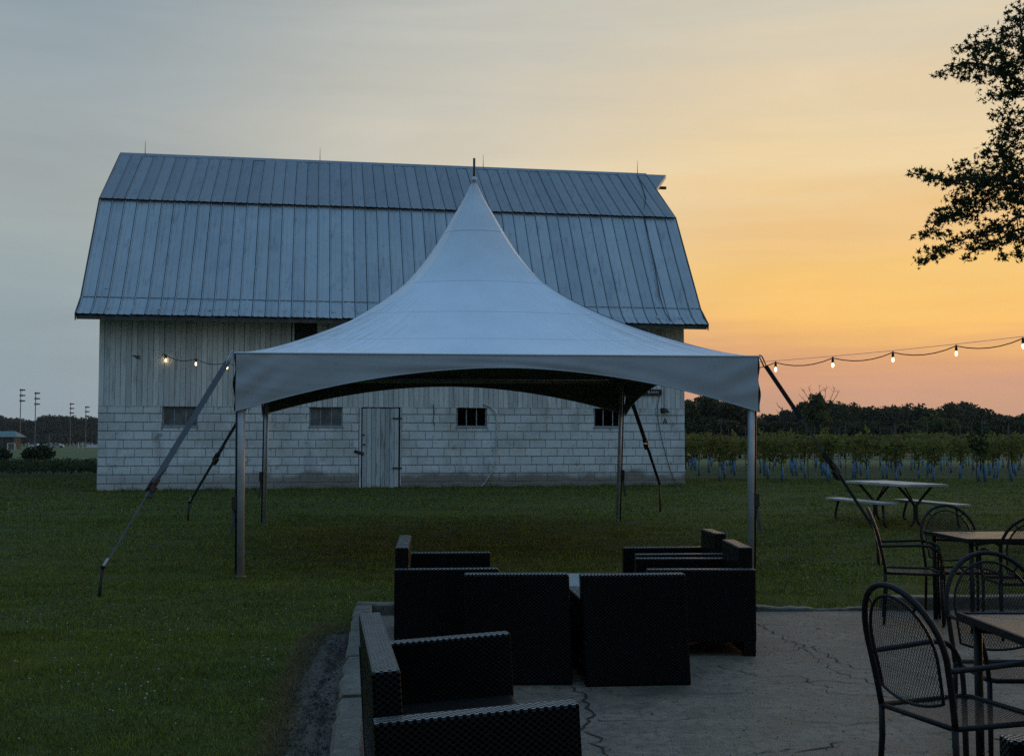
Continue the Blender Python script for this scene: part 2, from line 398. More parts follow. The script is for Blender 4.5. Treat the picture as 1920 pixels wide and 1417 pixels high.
# furniture
def m_wicker(name, sheen):
    t = NT(name); tc = t.n('ShaderNodeTexCoord'); p = tc.outputs['Object']
    sep = t.n('ShaderNodeSeparateXYZ'); t.L.new(p, sep.inputs[0])
    g = t.n('ShaderNodeNewGeometry'); vt = t.n('ShaderNodeVectorTransform', vector_type='NORMAL', convert_from='WORLD', convert_to='OBJECT')
    t.L.new(g.outputs['True Normal'], vt.inputs[0]); sn = t.n('ShaderNodeSeparateXYZ'); t.L.new(vt.outputs[0], sn.inputs[0])
    an = [t.ramp(t.math('ABSOLUTE', sn.outputs[i]), .6, .75) for i in range(3)]
    def wave(a, b):
        sa = t.math('SINE', t.math('MULTIPLY', sep.outputs[a], math.pi / .014)); sb = t.math('SINE', t.math('MULTIPLY', sep.outputs[b], math.pi / .011))
        return t.math('MULTIPLY', sa, sb)
    h = t.math('ADD', t.math('ADD', t.math('MULTIPLY', an[2], wave(0, 1)), t.math('MULTIPLY', an[1], wave(0, 2))), t.math('MULTIPLY', an[0], wave(1, 2)))
    k = t.ramp(h, -.35, .3)
    n = t.noise(p, 14, 3)
    c = t.mix(k, (.0016, .0015, .0015), t.mix(n, (.0022, .0022, .002), (.0042, .004, .0038)))
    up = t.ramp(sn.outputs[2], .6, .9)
    dust = t.math('MULTIPLY', t.math('MULTIPLY', up, k), t.math('MULTIPLY_ADD', t.noise(p, 6, 4), .7 * sheen, .45 * sheen))  # weight of the painted sky reflection on the strand tops
    c = t.mix(dust, c, (.25, .235, .205))          # sky reflection painted pale onto the upward faces of the strands
    t.L.new(t.math('MULTIPLY', k, .42), t.b.inputs['Specular IOR Level'])
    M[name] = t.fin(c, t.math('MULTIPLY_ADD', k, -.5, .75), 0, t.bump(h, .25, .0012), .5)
m_wicker('wicker', 1.0); m_wicker('wicker_seat', .12)      # shaded seats get little of the painted sky reflection
M['chair_iron'] = simple('black_wrought_iron', (.007, .007, .007), .55, .0, .2, 30, .1, .25)
def m_top():
    t = NT('table_top'); p = t.obj()
    n = t.noise(t.mapping(p, (3, 10, 1)), 2.0, 6, .7)
    c = t.mix(t.ramp(n, .3, .7), (.028, .025, .023), (.07, .062, .056))
    M['table_top'] = t.fin(c, t.math('MULTIPLY_ADD', n, .3, .25), 0, t.bump(n, .2, .01), .5)
m_top()
def m_glass():
    t = NT('table_glass'); p = t.obj(); n = t.noise(p, 3)
    M['glass'] = t.fin(t.mix(n, (.3, .33, .31), (.4, .43, .4)), .15, 0, None, .6)
m_glass()
M['plank_top'] = simple('pale_plank', (.42, .4, .36), .55, 0, .2, 6, .15)
M['bulb_socket'] = simple('black_socket', (.01, .01, .01), .5)
t = NT('bulb_glow'); t.b.inputs['Emission Color'].default_value = (1, .72, .36, 1); t.b.inputs['Emission Strength'].default_value = 9.0
M['bulb'] = t.fin((.9, .8, .6), .3)
M['tube_blue'] = simple('blue_grow_tube', (.09, .215, .35), .6, 0, .15, 5)
M['post_metal'] = simple('trellis_post', (.12, .12, .11), .6, .6)
M['white_paint'] = simple('white_paint', (.7, .7, .68), .6)
M['roof_green'] = simple('green_roof', (.09, .16, .14), .6)
M['car_paint'] = simple('silver_car', (.35, .37, .4), .3, .3)
M['car_glass'] = simple('car_glass', (.02, .025, .03), .1)
M['rubber'] = simple('tyre', (.01, .01, .01), .8)
M['net'] = simple('net', (.35, .36, .36), .8)

# ------------------------------------------------------------------ ground
def gz(x, y):
    """terrain height"""
    y = np.asarray(y, float); x = np.asarray(x, float)
    z = np.interp(y, [-50, 13.3, 19.5, 27, 31, 50, 180, 400, 3000], [-.012, -.012, .155, .34, .41, .42, -1.0, -1.15, -1.2])
    return z + .0 * x
def kx_in(y): return -1.235 + (10.17 - y) * .1114      # inner (right) face of the left kerb
def kx_out(y): return kx_in(y) - .155
def kf(x): return 10.22 + .062 * (x + 1.3)              # inner face of the far kerb
def build_ground():
    ys = np.concatenate([np.arange(-40, 4, 4), np.arange(4, 33, .5), np.arange(33, 60, 3), np.arange(60, 200, 10), [220, 260, 320, 400, 500, 700, 1000, 1600, 2600, 4000]])
    xs = np.concatenate([[-4000, -2000, -1000, -500, -250, -120, -60, -30], np.arange(-20, 21, 1.0), [30, 60, 120, 250, 500, 1000, 2000, 4000]])
    X, Y = np.meshgrid(xs, ys); Z = gz(X, Y)
    near = (np.abs(X) < 20) & (Y < 33) & (Y > 11.5)
    Z = Z + np.where(near, RNG.normal(0, .006, X.shape), 0)
    nx = len(xs); v = np.stack([X, Y, Z], -1).reshape(-1, 3)
    f = [(j*nx+i, j*nx+i+1, (j+1)*nx+i+1, (j+1)*nx+i) for j in range(len(ys)-1) for i in range(nx-1)]
    b = MB(); b.v = [tuple(p) for p in v]; b.f = f
    tag(b.build('lawn', M['lawn'], smooth=True), kind='structure')
build_ground()

def build_patio():
    # cast slab, its far edge under the kerb
    b = MB(); yl = np.linspace(-4, 10.25, 30)
    n = len(yl); 
    for i, y in enumerate(yl):
        xr = 9.0
        b.v += [(kx_in(y) - .02, y, 0), (xr, y + (.62 if y > 10 else .0), 0)]
    b.f = [(2*i, 2*i+1, 2*i+3, 2*i+2) for i in range(n-1)]
    patio = tag(b.build('patio', M['patio']), kind='structure')
    # cracks filled with dirt
    cr = MB()
    def crack(px, w=.012):
        pts = [gpt(x, y) for x, y in px]; out = []
        for a, c in zip(pts[:-1], pts[1:]):
            k = max(2, int((c - a).length / .06))
            for i in range(k):
                q = a.lerp(c, i / k); s = .02
                out.append(q + Vector((random.gauss(0, s), random.gauss(0, s), 0)))
        out.append(pts[-1])
        vs = []; m = len(out)
        for i, p in enumerate(out):
            d = (out[min(i+1, m-1)] - out[max(i-1, 0)]).normalized(); nn = Vector((-d.y, d.x, 0))
            ww = w * .62 * random.uniform(.15, 1.0) * (1 if 0 < i < m-1 else .2)
            o2 = random.gauss(0, w * .3)
            vs += [p + nn * (ww + o2) + Vector((0, 0, .004)), p - nn * (ww - o2) + Vector((0, 0, .004))]
        cr.add(vs, [(2*i, 2*i+1, 2*i+3, 2*i+2) for i in range(m-1)])
    crack([(1070,1285),(1090,1300),(1108,1325),(1112,1345),(1100,1360),(1085,1370)], .02)
    crack([(1112,1345),(1180,1352),(1240,1352),(1330,1346)], .008)
    crack([(1085,1370),(1105,1372),(1118,1382),(1110,1395),(1130,1412),(1150,1425)], .016)
    crack([(1415,1168),(1445,1182),(1480,1200),(1530,1218),(1600,1250),(1650,1258)], .012)
    crack([(1480,1200),(1560,1255),(1640,1285),(1700,1312)], .009)
    crack([(1320,1245),(1390,1258),(1420,1268),(1500,1268),(1560,1298),(1660,1306),(1720,1308)], .009)
    crack([(1420,1224),(1480,1219),(1530,1210)], .006)
    crack([(1412,1171),(1500,1172),(1610,1170)], .006)
    crack([(1480,1410),(1540,1402),(1580,1390)], .012); crack([(1300,1300),(1380,1300),(1400,1292)], .006)
    crack([(1480,1350),(1560,1356),(1640,1354),(1690,1348)], .007)
    crack([(1690,1380),(1750,1372),(1800,1376)], .006); crack([(1380,1417),(1440,1410),(1500,1404)], .01)
    crack([(1440,1280),(1480,1282),(1540,1275),(1620,1282)], .008); crack([(1640,1245),(1740,1270),(1850,1290)], .007)
    for i in range(26):
        x, y = random.uniform(.2, 3.4), random.uniform(5, 10); 
        a = random.uniform(0, 6.28); l = random.uniform(.012, .04)
        p = Vector((x, y, .004)); d = Vector((math.cos(a), math.sin(a) * .5, 0)) * l; n_ = Vector((-d.y, d.x, 0)) * random.uniform(.2, .5)
        cr.add([p - d, p - d * .3 + n_, p + d * .5 + n_ * .8, p + d, p - n_], [(0, 4, 3, 2, 1)])
    tag(cr.build('crack', M['crack'], patio), kind='stuff')
    # fine grit on the slab
    n = 2600; x = RNG.uniform(-.6, 4.5, n); y = RNG.uniform(4.5, 10.2, n); s = RNG.uniform(.002, .007, n)
    ok = x > np.array([kx_in(v) for v in y]) + .03
    x, y, s = x[ok], y[ok], s[ok]; n = len(x)
    base = np.stack([x, y, np.full(n, .001)], -1)
    ang = RNG.uniform(0, 6.28, n); tr = []
    for k in range(3):
        a0, a1 = ang + k * 2.094, ang + (k + 1) * 2.094
        p0 = base + np.stack([np.cos(a0) * s, np.sin(a0) * s, 0 * s], -1); p1 = base + np.stack([np.cos(a1) * s, np.sin(a1) * s, 0 * s], -1)
        tr.append(np.stack([p0, p1, base + np.stack([0 * s, 0 * s, s * .9], -1)], 1))
    tag(mkobj('grit', tri_mesh('grit', np.concatenate(tr), M['kerb']), patio), kind='stuff')

    # kerb: cast in lengths, broken at places
    kerb = tag(empty('kerb'), kind='structure')
    def seg(a, c, out, h0, h1, jag=.012, n=10):
        """one kerb length from a to c (inner top edge), outward offset vector out"""
        b = MB(); a = Vector(a); c = Vector(c); o = Vector(out); prof = []
        for i in range(n + 1):
            p = a.lerp(c, i / n); h = h0 + (h1 - h0) * i / n + random.gauss(0, .003)
            j0 = o.normalized() * random.gauss(0, jag * .25); j1 = o.normalized() * random.gauss(0, jag * .6)
            ch = .012
            prof.append([p + Vector((0,0,-.1)) , p + j0 * .3 + Vector((0,0,h - ch)), p + j0 + o.normalized() * ch + Vector((0,0,h)),
                         p + o + j1 - o.normalized() * .02 + Vector((0,0,h - .004)), p + o + j1 + Vector((0,0,h - .03)), p + o + j1 + Vector((0,0,-.1))])
        b.v = [tuple(v) for pr in prof for v in pr]; m = 6
        for i in range(n):
            for k in range(m - 1): b.f.append((i*m+k, i*m+k+1, (i+1)*m+k+1, (i+1)*m+k))
        b.f.append(tuple(range(m))[::-1]); b.f.append(tuple(n*m+k for k in range(m)))
        return b.build('kerb_length', M['kerb'], kerb)
    def L(y): return (kx_in(y), y, 0)
    ox = (-.155, 0, 0)
    seg(L(10.22), L(7.82), ox, .10, .10, .006, 14); seg(L(7.80), L(6.62), ox, .10, .098, .012, 10)
    seg(L(6.60), L(4.9), ox, .085, .09, .012, 14); seg(L(4.88), L(2.0), ox, .09, .09, .015, 12); seg(L(1.98), L(-4), ox, .09, .09)
    oy = (0, .2, 0)
    def Fk(x): return (x, kf(x), 0)
    seg(Fk(-1.388), Fk(.6), oy, .10, .10, .006, 10); seg(Fk(.62), Fk(2.2), oy, .10, .09, .01, 10)
    seg(Fk(2.22), Fk(2.75), (0,.16,0), .045, .02, .03, 8); seg(Fk(2.77), Fk(3.2), (0,.1,0), .015, .03, .03, 8)
    seg(Fk(3.42), Fk(5.6), oy, .115, .115, .006, 10); seg(Fk(5.62), Fk(9.0), oy, .115, .115, .006, 10)
    # bare earth beside the left kerb, lawn worn away
    b = MB(); ed = [(9.35, .02), (9.15, .22), (8.6, .3), (8.0, .27), (7.3, .3), (6.6, .27), (6.0, .26), (5.5, .24), (4.6, .2), (3.5, .15), (2.5, .05)]
    for y, w in ed:
        x1 = kx_out(y) + .01
        for k in range(7):
            tt = k / 6; b.v.append((x1 - w * tt * (1 + random.gauss(0, .02)), y, .008 + random.gauss(0, .006) * (0 < k < 6) - .006 * (k == 6)))
    b.f = [(i*7+k, i*7+k+1, (i+1)*7+k+1, (i+1)*7+k) for i in range(len(ed)-1) for k in range(6)]
    earth = tag(b.build('bare_earth', M['mud'], smooth=True), kind='structure')
    n = 5200; y = RNG.uniform(3, 9.3, n); wd = np.interp(y, [q[0] for q in ed[::-1]], [q[1] for q in ed[::-1]]); x = np.array([kx_out(v) for v in y]) - RNG.uniform(-.01, 1.15, n) * wd
    sz = .0035 + .013 * RNG.random(n) ** 3; ang = RNG.uniform(0, 6.28, n); top = np.stack([x + RNG.normal(0, .3, n) * sz, y + RNG.normal(0, .3, n) * sz, sz * RNG.uniform(.5, 1.1, n) + .008], -1); tr = []
    for k in range(4):
        c0 = np.stack([x + np.cos(ang + k * 1.571) * sz * 1.2, y + np.sin(ang + k * 1.571) * sz, np.full(n, .002)], -1); c1 = np.stack([x + np.cos(ang + (k + 1) * 1.571) * sz * 1.2, y + np.sin(ang + (k + 1) * 1.571) * sz, np.full(n, .002)], -1)
        tr.append(np.stack([c0, c1, top], 1))
    tag(mkobj('earth_clods', tri_mesh('earth_clods', np.concatenate(tr), M['mud']), earth), kind='stuff')
    # bare earth where the far kerb has broken away
    b = MB(); b.add([(2.1, kf(2.1)-.0, .003), (3.45, kf(3.45)-.0, .003), (3.4, kf(3.4)+.2, .004), (2.9, kf(2.9)+.13, .004), (2.2, kf(2.2)+.2, .004)], [(0,1,2,3,4)])
    tag(b.build('bare_earth', M['mud']), kind='structure')
build_patio()

# ------------------------------------------------------------------ barn
BX, BY, BTH, BL_ = -9.833, 27.107, R(9.522), 14.496
ZB, ZT, ZE, ZK, ZR = .30, 2.388, 4.50, 7.71, 9.60
OV, EF, TK, TR = .41, .645, 1.95, 4.85
def fac(px, py, ly=0.0):
    """photo pixel -> (x,z) on the barn's front plane at local depth ly"""
    u, v = (px - 960) / F_PX, (708.5 - py) / F_PX
    d = Vector((u, math.cos(PITCH) - v * math.sin(PITCH), math.sin(PITCH) + v * math.cos(PITCH)))
    n = Vector((-math.sin(BTH), math.cos(BTH), 0)); o = Vector((BX, BY, 0)) + n * ly
    k = (o - Vector((0, 0, CAM_Z))).dot(n) / d.dot(n)
    p = Vector((0, 0, CAM_Z)) + d * k - Vector((BX, BY, 0))
    return p.x * math.cos(BTH) + p.y * math.sin(BTH), p.z
def build_barn():
    barn = tag(empty('barn', (BX, BY, 0), BTH), 'old white barn of painted block and boards under a grey metal gambrel roof', 'barn')
    D = 2 * TR
    rows = 10; rh = (ZT - ZB) / rows
    win = []
    for (x0, y0, x1, y1) in ((304,761,370,800), (580,763,642,800), (856,764,913,801), (1114,765,1168,802)):
        a, _ = fac(x0, y1); b, _ = fac(x1, y1); win.append((a, ZT - 2.45 * rh, b, ZT))
    d0, _ = fac(672, 905); d1, _ = fac(752, 905)
    door = (d0, ZB + .07, d1, ZT)
    ops = win + [door]
    # --- block wall
    bw = MB()
    # mortar backing in strips round the openings
    xs = sorted({0.0, BL_, *[o[0] for o in ops], *[o[2] for o in ops]})
    for a, b in zip(xs[:-1], xs[1:]):
        mid = (a + b) / 2; o = next((o for o in ops if o[0] < mid < o[2]), None)
        z1 = o[1] if o else ZT
        bw.box((a, .012, ZB - .3), (b, .2, z1))
    for (lo, hi) in (((0, .2, ZB - .3), (.2, D, ZT)), ((BL_ - .2, .2, ZB - .3), (BL_, D, ZT)), ((.2, D - .2, ZB - .3), (BL_ - .2, D, ZT))): bw.box(lo, hi)
    wall = bw.build('block_wall', M['mortar'], barn)
    bm_ = MB(); c = .012
    # one block, unit sized, with chamfered face: -.5..+.5 in x and z
    bm_.add([(-.5,0.02,-.5),(.5,0.02,-.5),(.5,0.02,.5),(-.5,0.02,.5),(-.49,0,-.43),(.49,0,-.43),(.49,0,.46),(-.49,0,.46),(-.5,.1,-.5),(.5,.1,-.5),(.5,.1,.5),(-.5,.1,.5)],
            [(4,5,6,7),(0,1,5,4),(1,2,6,5),(2,3,7,6),(3,0,4,7),(8,9,1,0),(9,10,2,1),(10,11,3,2),(11,8,0,3)])
    bme = bm_.mesh('block', M['painted_block'])
    items = []
    for r in range(rows):
        z0 = ZB + r * rh; x = 0.0; first = True
        while x < BL_ - .02:
            w = .41 * random.uniform(.985, 1.015)
            if first and r % 2: w *= .5
            if first: w *= 1 + .12 * math.sin(r * 2.1)
            first = False
            x1 = min(x + w, BL_)
            if BL_ - x1 < .09: x1 = BL_
            parts = [(x, z0, x1, z0 + rh)]
            for o in ops:
                nxt = []
                for (a, b0, c_, d_) in parts:
                    if c_ <= o[0] or a >= o[2] or d_ <= o[1] + 1e-4: nxt.append((a, b0, c_, d_)); continue
                    if a < o[0] - .03: nxt.append((a, b0, o[0], d_))
                    if c_ > o[2] + .03: nxt.append((o[2], b0, c_, d_))
                    if b0 < o[1] - .03: nxt.append((max(a, o[0]), b0, min(c_, o[2]), o[1]))
                parts = nxt
            items += parts; x = x1
    items.sort(key=lambda q: -(q[2] - q[0]) * (q[3] - q[1]))
    small = MB()
    for i, (a, b0, c_, d_) in enumerate(items):
        gx, gzz = .010, .015
        sx, sz = c_ - a - gx, d_ - b0 - gzz; loc = ((a + c_) / 2, -.002 + random.uniform(-.004, .004), (b0 + d_) / 2)
        if i < 300:
            o = mkobj('block', bme, wall, loc); o.scale = (sx, 1, sz); o.rotation_euler = (random.gauss(0, .006), random.gauss(0, .003), random.gauss(0, .005))
        else:
            small.add([(loc[0] + v[0] * sx, loc[1] + v[1], loc[2] + v[2] * sz) for v in bm_.v], bm_.f)
    tag(small.build('cut_blocks', M['painted_block'], wall), kind='stuff')
    # --- board wall
    hx0, hz0 = fac(552, 628); hx1, hz1 = fac(595, 598)
    hz0 -= .45
    sh = MB()
    sh.box((0, .03, ZT), (hx0, .06, ZE + .42)); sh.box((hx1, .03, ZT), (BL_, .06, ZE + .42)); sh.box((hx0, .03, ZT), (hx1, .06, hz0)); sh.box((hx0, .03, hz1), (hx1, .06, ZE + .42))
    sh.box((0, D - .06, ZT), (BL_, D, ZE + .42))
    # gable ends
    for x in (0.0, BL_ - .03):
        pr = [(.06, ZT), (D - .06, ZT), (D - .06, ZE + .4), (D - TK, ZK - .1), (D - TR, ZR - .1), (TK, ZK - .1), (.06, ZE + .4)]
        n = len(pr); sh.add([(x, p[0], p[1]) for p in pr] + [(x + .03, p[0], p[1]) for p in pr], [tuple(range(n))[::-1], tuple(range(n, 2*n))] + [(i, (i+1) % n, n + (i+1) % n, n + i) for i in range(n)])
    bwall = sh.build('board_wall', M['sheathing'], barn)
    nb = 116; w = BL_ / nb
    def board_mesh(w, h):
        b = MB(); g = .004
        b.add([(-w/2+g,.03,0),(-w/2+g,.004,0),(-w/2+g+.008,0,0),(w/2-g-.008,0,0),(w/2-g,.004,0),(w/2-g,.03,0),
               (-w/2+g,.03,h),(-w/2+g,.004,h),(-w/2+g+.008,0,h),(w/2-g-.008,0,h),(w/2-g,.004,h),(w/2-g,.03,h)],
              [(i, i+1, i+7, i+6) for i in range(5)] + [(0,5,4,3,2,1), (6,7,8,9,10,11)])
        return b.mesh('board', M['siding'])
    full = board_mesh(w, ZE + .42 - ZT + .03); low = board_mesh(w, hz0 - ZT + .03); up = board_mesh(w, ZE + .42 - hz1)
    for i in range(nb):
        x = (i + .5) * w; y = -.012 + random.uniform(-.004, .003)
        if hx0 - .03 < x < hx1 + .03:
            mkobj('board', low, bwall, (x, y, ZT - .03)); mkobj('board', up, bwall, (x, y, hz1)); continue
        o = mkobj('board', full, bwall, (x, y, ZT - .03 + random.uniform(-.006, .004))); o.rotation_euler = (0, random.gauss(0, .0012), 0)
    fr = MB(); fr.box((hx0 - .05, -.03, hz0 - .05), (hx1 + .05, -.002, hz0)); fr.box((hx0 - .05, -.03, hz0), (hx0, -.002, hz1)); fr.box((hx1, -.03, hz0), (hx1 + .05, -.002, hz1)); fr.box((hx0 - .05, -.03, hz1), (hx1 + .05, -.002, hz1 + .05))
    f_ = fr.build('hay_door', M['siding'], barn); MB().box((hx0, .02, hz0), (hx1, .028, hz1)).build('hatch_dark_sheet', M['dark_inside'], f_)  # dark sheet fills the open hatch, its colour standing for the loft's shade
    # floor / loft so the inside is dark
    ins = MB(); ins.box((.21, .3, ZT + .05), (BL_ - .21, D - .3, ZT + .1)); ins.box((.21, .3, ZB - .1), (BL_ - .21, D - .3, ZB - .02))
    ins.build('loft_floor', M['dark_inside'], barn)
    # --- windows
    for i, (a, z0, b, z1) in enumerate(win):
        fm = MB(); t = .035; y0, y1 = .05, .1
        fm.box((a, y0, z0), (a + t, y1, z1)); fm.box((b - t, y0, z0), (b, y1, z1)); fm.box((a + t, y0, z0), (b - t, y1, z0 + t)); fm.box((a + t, y0, z1 - t*.6), (b - t, y1, z1))
        wnd = fm.build('window', M['frame_grey'], barn)
        s = MB().cbox((a - .03, -.012, z0 - .035), (b + .03, .05, z0 - .001), .006); s.build('sill', M['frame_grey'], wnd)
        for k in (1, 2):
            x = a + (b - a) * k / 3; MB().box((x - .011, y0 + .012, z0 + t), (x + .011, y1 - .012, z1 - t*.6)).build('glazing_bar', M['frame_grey'], wnd)
        for k in range(3):
            xa = a + t * (k == 0) + (b - a) * k / 3 + .011 * (k > 0); xb = a + (b - a) * (k + 1) / 3 - .011 * (k < 2) - t * (k == 2)
            if i < 2:
                pm = MB().box((xa, y0 + .022, z0 + t), (xb, y0 + .03, z1 - t*.6)); pm.build('pane', M['pane_dull'], wnd)
    # --- door
    a, z0, b, z1 = door
    dr = MB(); dr.box((a, .02, z0), (a + .07, .12, z1)); dr.box((b - .04, .02, z0), (b, .12, z1)); dr.box((a + .07, .02, z1 - .04), (b - .04, .12, z1))
    dr.box((a + .07, .07, z0), (b - .04, .09, z1 - .04))
    do = dr.build('door', M['dark_inside'], barn)
    n = 8; aw = (b - .065 - (a + .085)) / n
    for k in range(n):
        x0 = a + .085 + k * aw; zz = z1 - .05
        MB().cbox((x0 + .004, .0 + random.uniform(0, .008), z0 + random.uniform(.0, .03)), (x0 + aw - .004, .03, zz - random.uniform(0, .012)), .004).build('door_board', M['door_wood'], do)
    MB().cbox((a + .012, -.012, z0), (a + .06, .02, z1 - .01), .005).build('door_post', M['siding'], do)
    MB().cbox((b - .03, -.006, z0 + .05), (b + .0, .02, z1 - .01), .005).build('door_post', M['siding'], do)
    for pz in (784, 877):
        _, z = fac(742, pz); MB().cbox((b - .22, -.02, z - .015), (b + .02, -.004, z + .015), .004).build('hinge', M['iron'], do)
    for px, pz in ((680, 815), (682, 833)):
        x, z = fac(px, pz); MB().cbox((x - .03, -.025, z - .012), (x + .05, -.004, z + .012), .004).build('bolt', M['iron'], do)
    x, z = fac(673, 848); MB().cbox((-.12, -.03, -.035), (.12, -.002, .035), .006, Matrix.Translation((x, 0, z)) @ Matrix.Rotation(R(18), 4, 'Y')).build('latch_bar', M['iron'], do)
    # --- roof
    TKd = (TK, ZK); EV = (-EF, ZE); BR = (-.09, ZE + .43)
    deck = MB(); th = .1
    pr = [EV, BR, TKd, (TR, ZR)]; full_ = pr + [(D - p[0], p[1]) for p in pr[-2::-1]]
    n = len(full_); x0, x1 = -OV, BL_ + OV
    vs = []
    for x in (x0, x1):
        vs += [(x, p[0] + (.035 if p[0] < TR - .01 else -.035 if p[0] > TR + .01 else 0), p[1] - .055) for p in full_] + [(x, p[0] + (.05 if p[0] < TR - .01 else -.05 if p[0] > TR + .01 else 0), p[1] - th - .04) for p in full_]
    fs = []
    for i in range(n - 1):
        fs += [(i, 2*n+i, 2*n+i+1, i+1), (n+i, n+i+1, 3*n+i+1, 3*n+i), (i, i+1, n+i+1, n+i), (2*n+i, 3*n+i, 3*n+i+1, 2*n+i+1)]
    fs += [(0, n, 3*n, 2*n), (n-1, 3*n-1, 4*n-1, 2*n-1)]
    deck.add(vs, fs)
    roof = deck.build('roof', simple('roof_deck', (.13, .13, .13), .8), barn)
    Lr = x1 - x0; npn = 50; pw = Lr / npn
    def panel(profile, name, mat, rib=.022, lap=.0):
        b = MB(); cs = [(0, 0), (.012, rib), (.03, rib), (.042, .002), (pw * .42, .003), (pw * .5, .014), (pw * .62, .003), (pw - .02, 0), (pw - .009, .0)]
        pts = []
        for i, p in enumerate(profile):
            a_ = profile[max(i-1, 0)]; c_ = profile[min(i+1, len(profile)-1)]
            t = Vector((c_[0]-a_[0], c_[1]-a_[1])).normalized(); pts.append((p, Vector((-t.y, t.x))))
        m = len(cs)
        for p, nn in pts:
            for cx, ch in cs: b.v.append((cx, p[0] + nn.x * ch, p[1] + nn.y * ch))
        for i in range(len(pts) - 1):
            for k in range(m - 1): b.f.append((i*m+k, i*m+k+1, (i+1)*m+k+1, (i+1)*m+k))
        return b.mesh(name, mat)
    mid = ((BR[0] + TK) / 2, (BR[1] + ZK) / 2 - .02)
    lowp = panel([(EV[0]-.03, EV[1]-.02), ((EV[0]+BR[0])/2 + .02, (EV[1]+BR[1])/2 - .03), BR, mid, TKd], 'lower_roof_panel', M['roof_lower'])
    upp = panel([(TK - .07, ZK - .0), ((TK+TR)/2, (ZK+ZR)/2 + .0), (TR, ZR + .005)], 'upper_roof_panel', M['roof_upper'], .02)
    for i in range(npn):
        o = mkobj('lower_roof_panel', lowp, roof, (x0 + i * pw, random.uniform(-.012, .0), random.uniform(-.008, .006)))
        o = mkobj('upper_roof_panel', upp, roof, (x0 + i * pw, random.uniform(-.02, .0), .012 + random.uniform(-.004, .004)))
    # back slopes
    bs = MB()
    bp = [(D - p[0], p[1] + .01) for p in (EV, BR, TKd, (TR, ZR))]
    for a_, c_ in zip(bp[:-1], bp[1:]): bs.add([(x0, a_[0], a_[1]), (x1, a_[0], a_[1]), (x1, c_[0], c_[1]), (x0, c_[0], c_[1])], [(0, 1, 2, 3)])
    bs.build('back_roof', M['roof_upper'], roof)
    rc = MB(); rc.add([(x0 - .02, TR - .14, ZR - .06), (x1 + .02, TR - .14, ZR - .06), (x1 + .02, TR, ZR + .05), (x0 - .02, TR, ZR + .05), (x0 - .02, TR + .14, ZR - .06), (x1 + .02, TR + .14, ZR - .06)], [(0,1,2,3), (3,2,5,4)])
    rc.build('ridge_cap', M['roof_upper'], roof)
    ln = MB().tube([(x0, BR[0] - .01, BR[1] + .02), (x1, BR[0] - .01, BR[1] + .02)], .006, 4); ln.build('lap_seam', M['trim'], roof)
    # rake trim ends + hanging drip pieces
    for x in (x0 - .03, x1 + .004):
        rk = MB(); seq = [(EV[0], EV[1] - .17), EV, BR, TKd, (TR, ZR)]
        for a_, c_ in zip(seq[1:-1], seq[2:]):
            rk.add([(x, a_[0], a_[1] - .1), (x, c_[0], c_[1] - .1), (x, c_[0], c_[1] + .02), (x, a_[0], a_[1] + .02), (x + .026, a_[0], a_[1] - .1), (x + .026, c_[0], c_[1] - .1), (x + .026, c_[0], c_[1] + .02), (x + .026, a_[0], a_[1] + .02)],
                   [(0,1,2,3), (7,6,5,4), (0,4,5,1), (3,2,6,7), (0,3,7,4), (1,5,6,2)])
        rk.add([(x, EV[0] - .03, EV[1]), (x, EV[0] + .14, EV[1] + .06), (x, EV[0] + .0, EV[1] - .17), (x + .026, EV[0] - .03, EV[1]), (x + .026, EV[0] + .14, EV[1] + .06), (x + .026, EV[0], EV[1] - .17)], [(0,1,2), (5,4,3), (0,3,4,1), (1,4,5,2), (2,5,3,0)])
        rk.build('rake_trim', M['trim'], roof)
    # rafter tails under the eaves
    nr = 25
    rt = MB().cbox((-.022, -.42, 0), (.022, .02, .09), .004, Matrix.Rotation(R(0), 4, 'X')).mesh('rafter_tail', M['pale_wood'])
    for i in range(nr):
        x = .25 + i * (BL_ - .5) / (nr - 1); o = mkobj('rafter_tail', rt, roof, (x, -.06, ZE - .03 + .02)); o.rotation_euler = (R(-20), 0, 0)
    # hay hood at the right gable peak
    hx = x1 + .026; ap = .62; rp = .36     # fraction down the upper slope
    pA = Vector((hx, TR, ZR + .02)); pB = Vector((hx + ap, TR, ZR + .02)); pC = Vector((hx, TR + (TK - TR) * rp, ZR + (ZK - ZR) * rp + .02)); pD = Vector((hx, TR - (TK - TR) * rp, pC.z))
    hh = MB(); dz = Vector((0, 0, .1))
    for q in (pC, pD): hh.add([pA, pB, q, pA - dz, pB - dz, q - dz], [(0,1,2), (5,4,3), (1,4,5,2), (0,3,4,1)])
    hood = hh.build('hay_hood', M['roof_upper'], roof)
    MB().cbox((hx - .3, TR - .04, ZR - .42), (hx + .62, TR + .04, ZR - .34), .006).build('hay_beam', M['iron'], hood)
    # lightning rods and their cable
    for px in (272, 600, 906, 1195):
        x, z = fac(px, 300, TR)
        MB().tube([(x, TR, ZR), (x, TR, ZR + .2), (x, TR, ZR + .42)], [.012, .008, .004], 6).build('lightning_rod', M['iron'], roof)
    def onroof(px, py):
        # follow the front slopes
        best = None
        for i in range(3):
            p0, p1 = (EV, BR, TKd, (TR, ZR))[i], (EV, BR, TKd, (TR, ZR))[i+1]
            for k in range(21):
                ly = p0[0] + (p1[0] - p0[0]) * k / 20; zz = p0[1] + (p1[1] - p0[1]) * k / 20
                x, z = fac(px, py, ly)
                if best is None or abs(z - zz) < best[0]: best = (abs(z - zz), x, ly, zz)
        return Vector((best[1], best[2] - .035, best[3] + .035))
